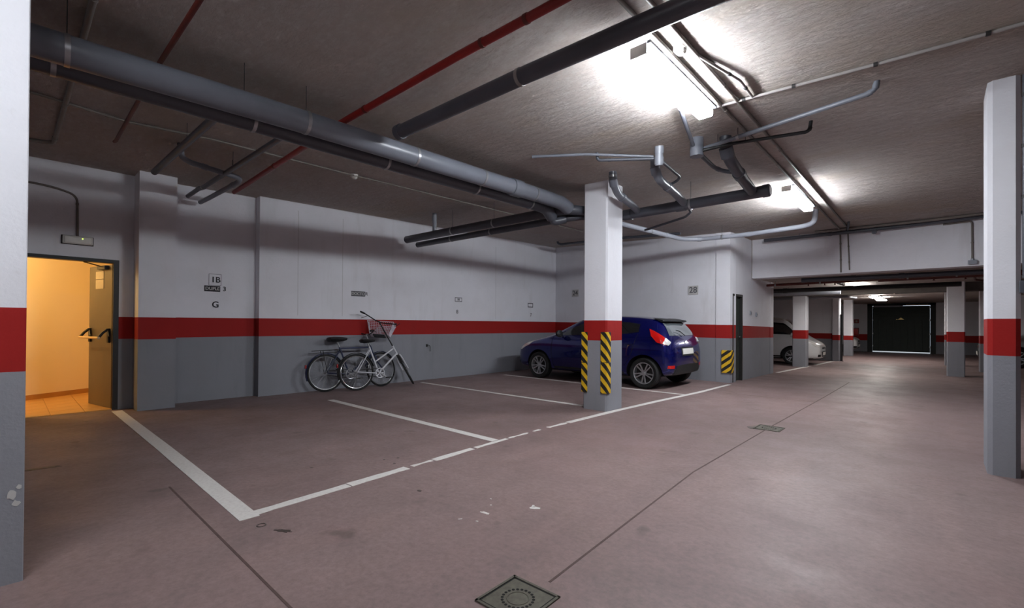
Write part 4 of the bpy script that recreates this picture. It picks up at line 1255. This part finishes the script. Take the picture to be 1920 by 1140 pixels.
        patch('fog_light', [(X_(0.06), 0.50 * s, 0.37), (X_(0.14), 0.66 * s, 0.37)], [(X_(0.06), 0.50 * s, 0.29), (X_(0.14), 0.66 * s, 0.29)], (1, s * 0.6, 0), TRIM_BLACK, off=0.008, nu=5, nv=4)
        # mirrors
        mb_ = MB().lathe([(0.0, -0.075), (0.05, -0.065), (0.075, -0.02), (0.078, 0.03), (0.06, 0.05), (0.0, 0.05)], 16, M=Matrix.Translation((X_(1.50), s * 0.94, 1.03)) @ Matrix.Diagonal((0.75, 1.35, 1.0, 1)) @ Matrix.Rotation(-math.pi / 2, 4, 'Y'))
        mb_.xform(Matrix.Translation((warp(1.5, 0)[0] * -1 + 1.5, 0, 0)))
        mr = mb_.build('wing_mirror', TRIM_BLACK if hi else paint_mat, root, True)
        MB().bar((X_(1.47), s * 0.80, 0.98), (X_(1.50), s * 0.90, 1.01), 0.04, 0.035).build('mirror_arm', TRIM_BLACK, mr)
    patch('windscreen', [(X_(1.24), -0.62, 1.06), (X_(1.20), 0.0, 1.08), (X_(1.24), 0.62, 1.06)], [(X_(1.93), -0.50, 1.38), (X_(1.90), 0.0, 1.40), (X_(1.93), 0.50, 1.38)], (0.75, 0, 1), GLASS, nu=14, nv=10)
    zw = wagon * 0.6
    patch('rear_window', [(X_(3.76), -0.50, 1.285 + zw), (X_(3.74), 0.0, 1.30 + zw), (X_(3.76), 0.50, 1.285 + zw)], [(X_(3.93), -0.60, 1.03), (X_(3.93), 0.0, 1.02), (X_(3.93), 0.60, 1.03)], (-1, 0, 0.35), rear_glass, off=0.008, nu=14, nv=8)
    # spoiler
    zt = warp(3.7, 1.335 + wagon)[1]
    mb_ = MB()
    rr = []
    for y_ in (-0.54, -0.45, -0.2, 0.0, 0.2, 0.45, 0.54):
        e_ = 0.06 if abs(y_) > 0.5 else 0.0
        rr.append([(X_(3.48), y_, zt + 0.035), (X_(3.74 - e_), y_, zt - 0.005), (X_(3.76 - e_), y_, zt - 0.03), (X_(3.66), y_, zt - 0.045)])
    mb_.rings(rr).build('roof_spoiler', TRIM_BLACK, root, True)
    # plates, bumper inserts, grille
    patch('rear_plate_recess', [(X_(4.0), -0.30, 0.80), (X_(4.0), 0.30, 0.80)], [(X_(4.03), -0.28, 0.63), (X_(4.03), 0.28, 0.63)], (-1, 0, 0), TRIM_BLACK, off=0.004, nu=6, nv=4)
    rp = patch('rear_plate', [(X_(4.0), -0.25, 0.775), (X_(4.0), 0.25, 0.775)], [(X_(4.03), -0.25, 0.665), (X_(4.03), 0.25, 0.665)], (-1, 0, 0), PLATE_CAR, off=0.016, nu=6, nv=3)
    patch('badge', [(X_(3.98), -0.05, 0.915), (X_(3.98), 0.05, 0.915)], [(X_(3.98), -0.05, 0.865), (X_(3.98), 0.05, 0.865)], (-1, 0, 0.3), CHROME, off=0.012, nu=4, nv=3)
    patch('bumper_insert', [(X_(4.04), -0.52, 0.46), (X_(4.05), 0.0, 0.475), (X_(4.04), 0.52, 0.46)], [(X_(4.0), -0.60, 0.30), (X_(4.0), 0.0, 0.29), (X_(4.0), 0.60, 0.30)], (-1, 0, -0.1), TRIM_BLACK, off=0.01, nu=14, nv=6)
    patch('grille', [(X_(0.03), -0.42, 0.47), (X_(0.0), 0.0, 0.48), (X_(0.03), 0.42, 0.47)], [(X_(0.05), -0.34, 0.28), (X_(0.02), 0.0, 0.27), (X_(0.05), 0.34, 0.28)], (1, 0, 0), TRIM_BLACK, off=0.008, nu=10, nv=6)
    patch('front_plate', [(X_(0.0), -0.24, 0.44), (X_(0.0), 0.24, 0.44)], [(X_(0.0), -0.24, 0.34), (X_(0.0), 0.24, 0.34)], (1, 0, 0), PLATE_CAR, off=0.02, nu=5, nv=3)
    patch('upper_grille', [(X_(0.05), -0.34, 0.60), (X_(0.03), 0.0, 0.61), (X_(0.05), 0.34, 0.60)], [(X_(0.03), -0.34, 0.55), (X_(0.01), 0.0, 0.555), (X_(0.03), 0.34, 0.55)], (1, 0, 0.2), CHROME, off=0.006, nu=8, nv=3)
    # rear wiper and aerial
    MB().tube([(X_(3.895), 0.0, 1.03), (X_(3.865), 0.16, 1.11), (X_(3.845), 0.30, 1.13)], 0.008, 6).build('rear_wiper', TRIM_BLACK, root)
    MB().tube([(X_(2.0), 0.0, 1.41), (X_(2.3), 0.0, 1.58)], 0.004, 6).build('aerial', TRIM_BLACK, root)
    # wheels
    R_, RIM = 0.300, 0.213
    for uw in (FW, RW):
        for s in (-1, 1):
            w = bpy.data.objects.new('wheel', None)
            COL.objects.link(w)
            w.empty_display_size = 0.1
            w.parent = root
            w.location = (X_(uw), s * 0.745, R_)
            M = Matrix.Rotation(-math.pi / 2 * s, 4, 'X')      # local z -> outwards
            MB().lathe([(RIM - 0.005, -0.09), (R_ - 0.03, -0.095), (R_ - 0.006, -0.075), (R_, -0.04), (R_, 0.04), (R_ - 0.006, 0.075), (R_ - 0.03, 0.095), (RIM + 0.012, 0.09), (RIM - 0.005, 0.075)], 40, M=M, cap=False).build('tyre', RUBBER, w, True)
            MB().lathe([(RIM, -0.085), (RIM, 0.078), (RIM - 0.006, 0.086), (RIM - 0.020, 0.080), (RIM - 0.024, 0.05), (RIM - 0.03, -0.02)], 40, M=M, cap=False).build('rim', ALLOY, w, True)
            MB().lathe([(0.0, 0.0), (RIM - 0.01, 0.0), (RIM - 0.01, -0.02), (0.0, -0.02)], 32, M=M).build('brake_disc', DARK_STEEL, w, True)
            MB().lathe([(0.0, 0.07), (0.03, 0.07), (0.045, 0.06), (0.055, 0.03)], 20, M=M).build('hub', ALLOY, w, True)
            for k in range(5):
                a0 = 2 * math.pi * k / 5 + math.pi / 2
                for q in (-1, 1):
                    mb_ = MB()
                    a1 = a0 + q * 0.20
                    p_in = Vector((0.04 * math.cos(a0 + q * 0.25), 0.04 * math.sin(a0 + q * 0.25), 0.055))
                    p_out = Vector(((RIM - 0.018) * math.cos(a1), (RIM - 0.018) * math.sin(a1), 0.068))
                    mb_.bar(p_in, p_out, 0.024, 0.02)
                    mb_.xform(M).build('spoke', ALLOY, w)
    return root


make_car('hatchback_car', 'shiny dark blue hatchback parked behind the central pillar', BLUE, (-5.57, 9.12, 0), math.pi, rear_glass=GLASS_REAR)
make_car('white_van', 'white van parked nose out behind the far pillar', WHITE_CAR, (-4.55, 17.75, 0), 0.02, scale=0.92, hi=False, group='far parked cars', van=True)
make_car('white_car', 'white car barely seen left of the gate behind the farthest pillar', WHITE_CAR, (-4.62, 26.0, 0), 0.0, hi=False, group='far parked cars')
make_car('silver_car', 'silver car nosing out between the far right pillars', SILVER_CAR, (3.0, 21.6, 0), math.pi, hi=False, group='far parked cars')


# ------------------------------------------------------------------ bicycles
def make_bike(name, label, loc, heading, lean, frame_mat, step_through, steer, wheel_r=0.335, rim_mat=STEEL, guards=True, basket=False, bar_mat=BLACK, saddle_h=0.92, bar_h=1.08, rack=False, base=1.06, bar_tilt=0.0, saddle_k=1.0, head_angle=70, ring_mat=STEEL):
    root = empty(name, loc, label, 'bicycle', 'bicycles leaning on the wall', rz=heading)
    root.rotation_euler = (lean, 0, heading)
    R_ = wheel_r
    bb = Vector((0.44, 0, 0.29))          # bottom bracket, rear axle at x = 0
    ra = Vector((0, 0, R_))
    fa = Vector((base, 0, R_))
    ang = math.radians(head_angle)
    hb = Vector((base - 0.05 - (0.62 - R_) / math.tan(ang) + 0.0, 0, 0.62))
    axis = Vector((-math.cos(ang), 0, math.sin(ang)))
    ht = hb + axis * 0.20
    st = bb + Vector((-0.17, 0, 0.50))
    St = Matrix.Translation(hb) @ Matrix.Rotation(steer, 4, axis) @ Matrix.Translation(-hb)

    def wheel(center, M, wname):
        T = (M or Matrix.Identity(4)) @ Matrix.Translation(center) @ Matrix.Rotation(math.pi / 2, 4, 'X')
        c0 = T.translation.copy()
        w = bpy.data.objects.new(wname, None)
        COL.objects.link(w)
        w.empty_display_size = 0.1
        w.parent = root
        ring = lambda r_, n_: [T @ Vector((r_ * math.cos(2 * math.pi * k / n_), r_ * math.sin(2 * math.pi * k / n_), 0)) for k in range(n_)]
        MB().tube(ring(R_ - 0.018, 48), 0.018, 10, close=True).build('tyre', RUBBER, w, True)
        MB().tube(ring(R_ - 0.042, 48), 0.010, 8, close=True).build('rim', rim_mat, w, True)
        MB().tube([T @ Vector((0, 0, -0.05)), T @ Vector((0, 0, 0.05))], 0.02, 12).build('hub', STEEL, w, True)
        mb_ = MB()
        for k in range(28):
            a = 2 * math.pi * k / 28
            s_ = 0.03 if k % 2 else -0.03
            mb_.tube([T @ Vector((0.02 * math.cos(a + 0.6), 0.02 * math.sin(a + 0.6), s_)), T @ Vector(((R_ - 0.045) * math.cos(a), (R_ - 0.045) * math.sin(a), 0))], 0.0014, 4)
        mb_.build('spokes', STEEL, w)
        return T

    wheel(ra, None, 'rear_wheel')
    Tf = wheel(fa, St, 'front_wheel')
    fr = MB()
    fr.tube([bb, st], 0.016, 12)
    fr.tube([hb, ht], 0.019, 12)
    if step_through:
        fr.tube([bb, hb + axis * 0.03], 0.018, 12)
        fr.tube([bb + (st - bb) * 0.42, ht - axis * 0.05], 0.014, 12)
    else:
        fr.tube([bb, hb + axis * 0.03], 0.018, 12)
        fr.tube([st - (st - bb) * 0.05, ht - axis * 0.04], 0.015, 12)
    for s in (-1, 1):
        fr.tube([ra + Vector((0, s * 0.06, 0)), bb + Vector((-0.05, s * 0.03, 0))], 0.010, 10)
        fr.tube([ra + Vector((0, s * 0.06, 0)), st + (bb - st) * 0.08 + Vector((0, s * 0.02, 0))], 0.009, 10)
    f = fr.build('frame', frame_mat, root, True)
    fk = MB()
    crown = hb - axis * 0.02
    for s in (-1, 1):
        fk.tube([crown + Vector((0, s * 0.045, 0)), crown + Vector((0.02, s * 0.055, -0.1)), fa + Vector((0, s * 0.055, 0))], 0.012, 10)
    fk.tube([crown + Vector((0, -0.05, 0)), crown + Vector((0, 0.05, 0))], 0.014, 10)
    fk.xform(St)
    fk.build('fork', frame_mat, root, True)
    # saddle
    sd = st + (st - bb).normalized() * (saddle_h - st.z) * 1.0
    MB().tube([st, sd + Vector((0, 0, -0.02))], 0.0125, 10).build('seat_post', STEEL, root, True)
    rr = []
    for x_, w_, h_ in ((-0.13, 0.03, 0.02), (-0.12, 0.085, 0.05), (-0.06, 0.095, 0.06), (0.02, 0.06, 0.055), (0.09, 0.03, 0.045), (0.15, 0.02, 0.03), (0.16, 0.008, 0.01)):
        rr.append([sd + saddle_k * Vector((x_, w_ * math.cos(a), 0.02 + (h_ * 0.45 * math.sin(a) if math.sin(a) > 0 else h_ * 0.9 * math.sin(a)))) for a in [2 * math.pi * k / 14 for k in range(14)]])
    MB().rings(rr).build('saddle', BLACK, root, True)
    # stem, bars
    top = ht + axis * (bar_h - ht.z) / axis.z
    mb_ = MB()
    mb_.tube([ht - axis * 0.02, top, top + Vector((0.06, 0, 0.0))], 0.013, 10, fillet=0.03)
    mb_.xform(St)
    mb_.build('stem', BLACK if basket else STEEL, root, True)
    bc = top + Vector((0.06, 0, 0))
    bw = 0.36 if basket else 0.30
    path = [bc + Vector((-0.17, -bw, 0.03)), bc + Vector((-0.03, -bw + 0.07, 0.05)), bc + Vector((0.0, -0.06, 0)), bc + Vector((0.0, 0.06, 0)), bc + Vector((-0.03, bw - 0.07, 0.05)), bc + Vector((-0.17, bw, 0.03))]
    Tb = Matrix.Translation(bc) @ Matrix.Rotation(bar_tilt, 4, 'X') @ Matrix.Translation(-bc)
    path = [Tb @ q for q in path]
    hbm = MB().tube(path, 0.011, 10, fillet=0.06).xform(St).build('handlebar', bar_mat, root, True)
    for s in (0, 5):
        q = path[1] if s == 0 else path[4]
        MB().tube([path[s], path[s].lerp(q, 0.72)], 0.017, 10).xform(St).build('grip', RUBBER, hbm, True)
        o_ = path[s].lerp(q, 0.85)
        MB().tube([o_, o_ + Vector((0.07, 0.02 if s == 0 else -0.02, -0.03)), o_ + Vector((-0.02, -0.10 if s == 0 else 0.10, -0.045))], 0.005, 6, fillet=0.02).xform(St).build('brake_lever', BLACK, hbm, True)
    # crank set (chain side is the right hand side)
    ck = MB()
    T = Matrix.Translation(bb + Vector((0, -0.055, 0))) @ Matrix.Rotation(math.pi / 2, 4, 'X')
    n_ = 36
    ring = [T @ Vector((0.088 * math.cos(2 * math.pi * k / n_), 0.088 * math.sin(2 * math.pi * k / n_), 0)) for k in range(n_)]
    ck.tube(ring, 0.010, 8, close=True)
    for k in range(5):
        a = 2 * math.pi * k / 5
        ck.bar(T @ Vector((0, 0, 0)), T @ Vector((0.085 * math.cos(a), 0.085 * math.sin(a), 0)), 0.018, 0.006, up=(0, 1, 0))
    ck.tube([bb + Vector((0, -0.06, 0)), bb + Vector((0, 0.06, 0))], 0.022, 12)
    ck.build('chainring', ring_mat, root, True)
    for s, a in ((-1, -0.6), (1, math.pi - 0.6)):
        e0 = bb + Vector((0, s * 0.075, 0))
        e1 = e0 + Vector((0.165 * math.cos(a), 0, 0.165 * math.sin(a)))
        c1 = MB().bar(e0, e1, 0.014, 0.022).build('crank', STEEL, root, True)
        MB().box(tuple(e1 + Vector((-0.045, s * 0.055 - 0.04, -0.012))), tuple(e1 + Vector((0.045, s * 0.055 + 0.04, 0.012)))).build('pedal', BLACK, c1)
    mb_ = MB()
    for s in (1, -1):
        mb_.tube([ra + Vector((0, -0.055, s * 0.035)), bb + Vector((0, -0.055, s * 0.085))], 0.006, 6)
    mb_.build('chain', DARK_STEEL, root)
    if guards:
        for c0, a0, a1, MM, nm in ((ra, 15, 200, None, 'rear_mudguard'), (fa, 35, 170, St, 'front_mudguard')):
            pts = [c0 + Vector(((R_ + 0.022) * math.cos(math.radians(lerp(a0, a1, k / 16))), 0, (R_ + 0.022) * math.sin(math.radians(lerp(a0, a1, k / 16))))) for k in range(17)]
            mb_ = MB()
            rr = []
            for p_ in pts:
                nrm = (p_ - c0).normalized()
                rr.append([p_ + Vector((0, 0.028, 0)) - nrm * 0.012, p_ + Vector((0, 0.018, 0)), p_ + Vector((0, -0.018, 0)), p_ + Vector((0, -0.028, 0)) - nrm * 0.012, p_ + Vector((0, -0.015, 0)) - nrm * 0.006, p_ + Vector((0, 0.015, 0)) - nrm * 0.006])
            mb_.rings(rr)
            if MM is not None:
                mb_.xform(MM)
            mb_.build(nm, frame_mat if not basket else DARK_STEEL, root, True)
    if rack:
        mb_ = MB()
        for s in (-1, 1):
            mb_.tube([ra + Vector((-0.22, s * 0.055, 0.40)), ra + Vector((0.24, s * 0.055, 0.41)), st + Vector((0.02, s * 0.02, -0.10))], 0.006, 8, fillet=0.03)
            mb_.tube([ra + Vector((0, s * 0.07, 0)), ra + Vector((-0.06, s * 0.055, 0.40))], 0.006, 8)
        for k in range(5):
            X = -0.2 + k * 0.1
            mb_.tube([ra + Vector((X, -0.055, 0.402)), ra + Vector((X, 0.055, 0.402))], 0.005, 6)
        mb_.build('luggage_rack', BLACK, root, True)
    mb_ = MB().tube([ra + Vector((0.06, 0.07, -0.02)), ra + Vector((-0.02, 0.13, -R_ + 0.02)), ra + Vector((0.01, 0.145, -R_ + 0.012))], 0.008, 8)
    mb_.build('kickstand', STEEL, root, True)
    MB().box(tuple(ra + Vector((-0.36, -0.025, 0.10))), tuple(ra + Vector((-0.345, 0.025, 0.16)))).build('rear_reflector', LAMP_RED, root)
    if basket:
        bk = MB()
        bo = bc + Vector((0.07, 0, 0.06))
        t0, t1, b0, b1 = (0.0, 0.32), (-0.25, 0.25), (0.05, 0.25), (-0.18, 0.18)
        zt_, zb_ = -0.02, -0.27
        def rect(f_):
            xs_ = (lerp(b0[0], t0[0], f_), lerp(b0[1], t0[1], f_))
            ys_ = (lerp(b1[0], t1[0], f_), lerp(b1[1], t1[1], f_))
            z_ = lerp(zb_, zt_, f_)
            return [bo + Vector((xs_[0], ys_[0], z_)), bo + Vector((xs_[1], ys_[0], z_)), bo + Vector((xs_[1], ys_[1], z_)), bo + Vector((xs_[0], ys_[1], z_))]
        for k in range(9):
            q = rect(k / 8)
            r_ = 0.0065 if k in (0, 8) else 0.0032
            for a_, c_ in zip(q, q[1:] + q[:1]):
                bk.tube([a_, c_], r_, 5)
        lo_r, hi_r = rect(0), rect(1)
        for i in range(4):
            for k in range(15):
                f_ = k / 14
                bk.tube([lo_r[i].lerp(lo_r[(i + 1) % 4], f_), hi_r[i].lerp(hi_r[(i + 1) % 4], f_)], 0.0032, 5)
        for k in range(12):
            f_ = k / 11
            bk.tube([lo_r[0].lerp(lo_r[1], f_), lo_r[3].lerp(lo_r[2], f_)], 0.0032, 5)
        Tk = St @ Matrix.Translation(bc) @ Matrix.Rotation(bar_tilt * 0.68, 4, 'X') @ Matrix.Translation(-bc)
        bk.xform(Tk)
        bko = bk.build('basket', BASKET, root)
        MB().box(tuple(bo + Vector((0.02, -0.11, zb_ - 0.03))), tuple(bo + Vector((0.20, 0.11, zb_ - 0.008)))).xform(Tk).build('basket_holder', BLACK, bko)
    return root


make_bike('city_bicycle', 'navy bicycle with black saddle closest to the wall', (-8.03, 3.86, 0), math.radians(88), math.radians(-5), BIKE_BLUE, False, math.radians(8), rack=True, rim_mat=STEEL, saddle_h=0.93, bar_h=1.02, base=1.10, saddle_k=1.25)
make_bike('city_bicycle', 'white step-through bicycle with wire basket in front of the navy one', (-7.80, 4.33, 0), math.radians(86), math.radians(-6), BIKE_WHITE, True, math.radians(62), basket=True, rim_mat=CHROME, saddle_h=0.90, bar_h=1.28, base=1.06, bar_tilt=math.radians(50), head_angle=61, ring_mat=BIKE_WHITE)
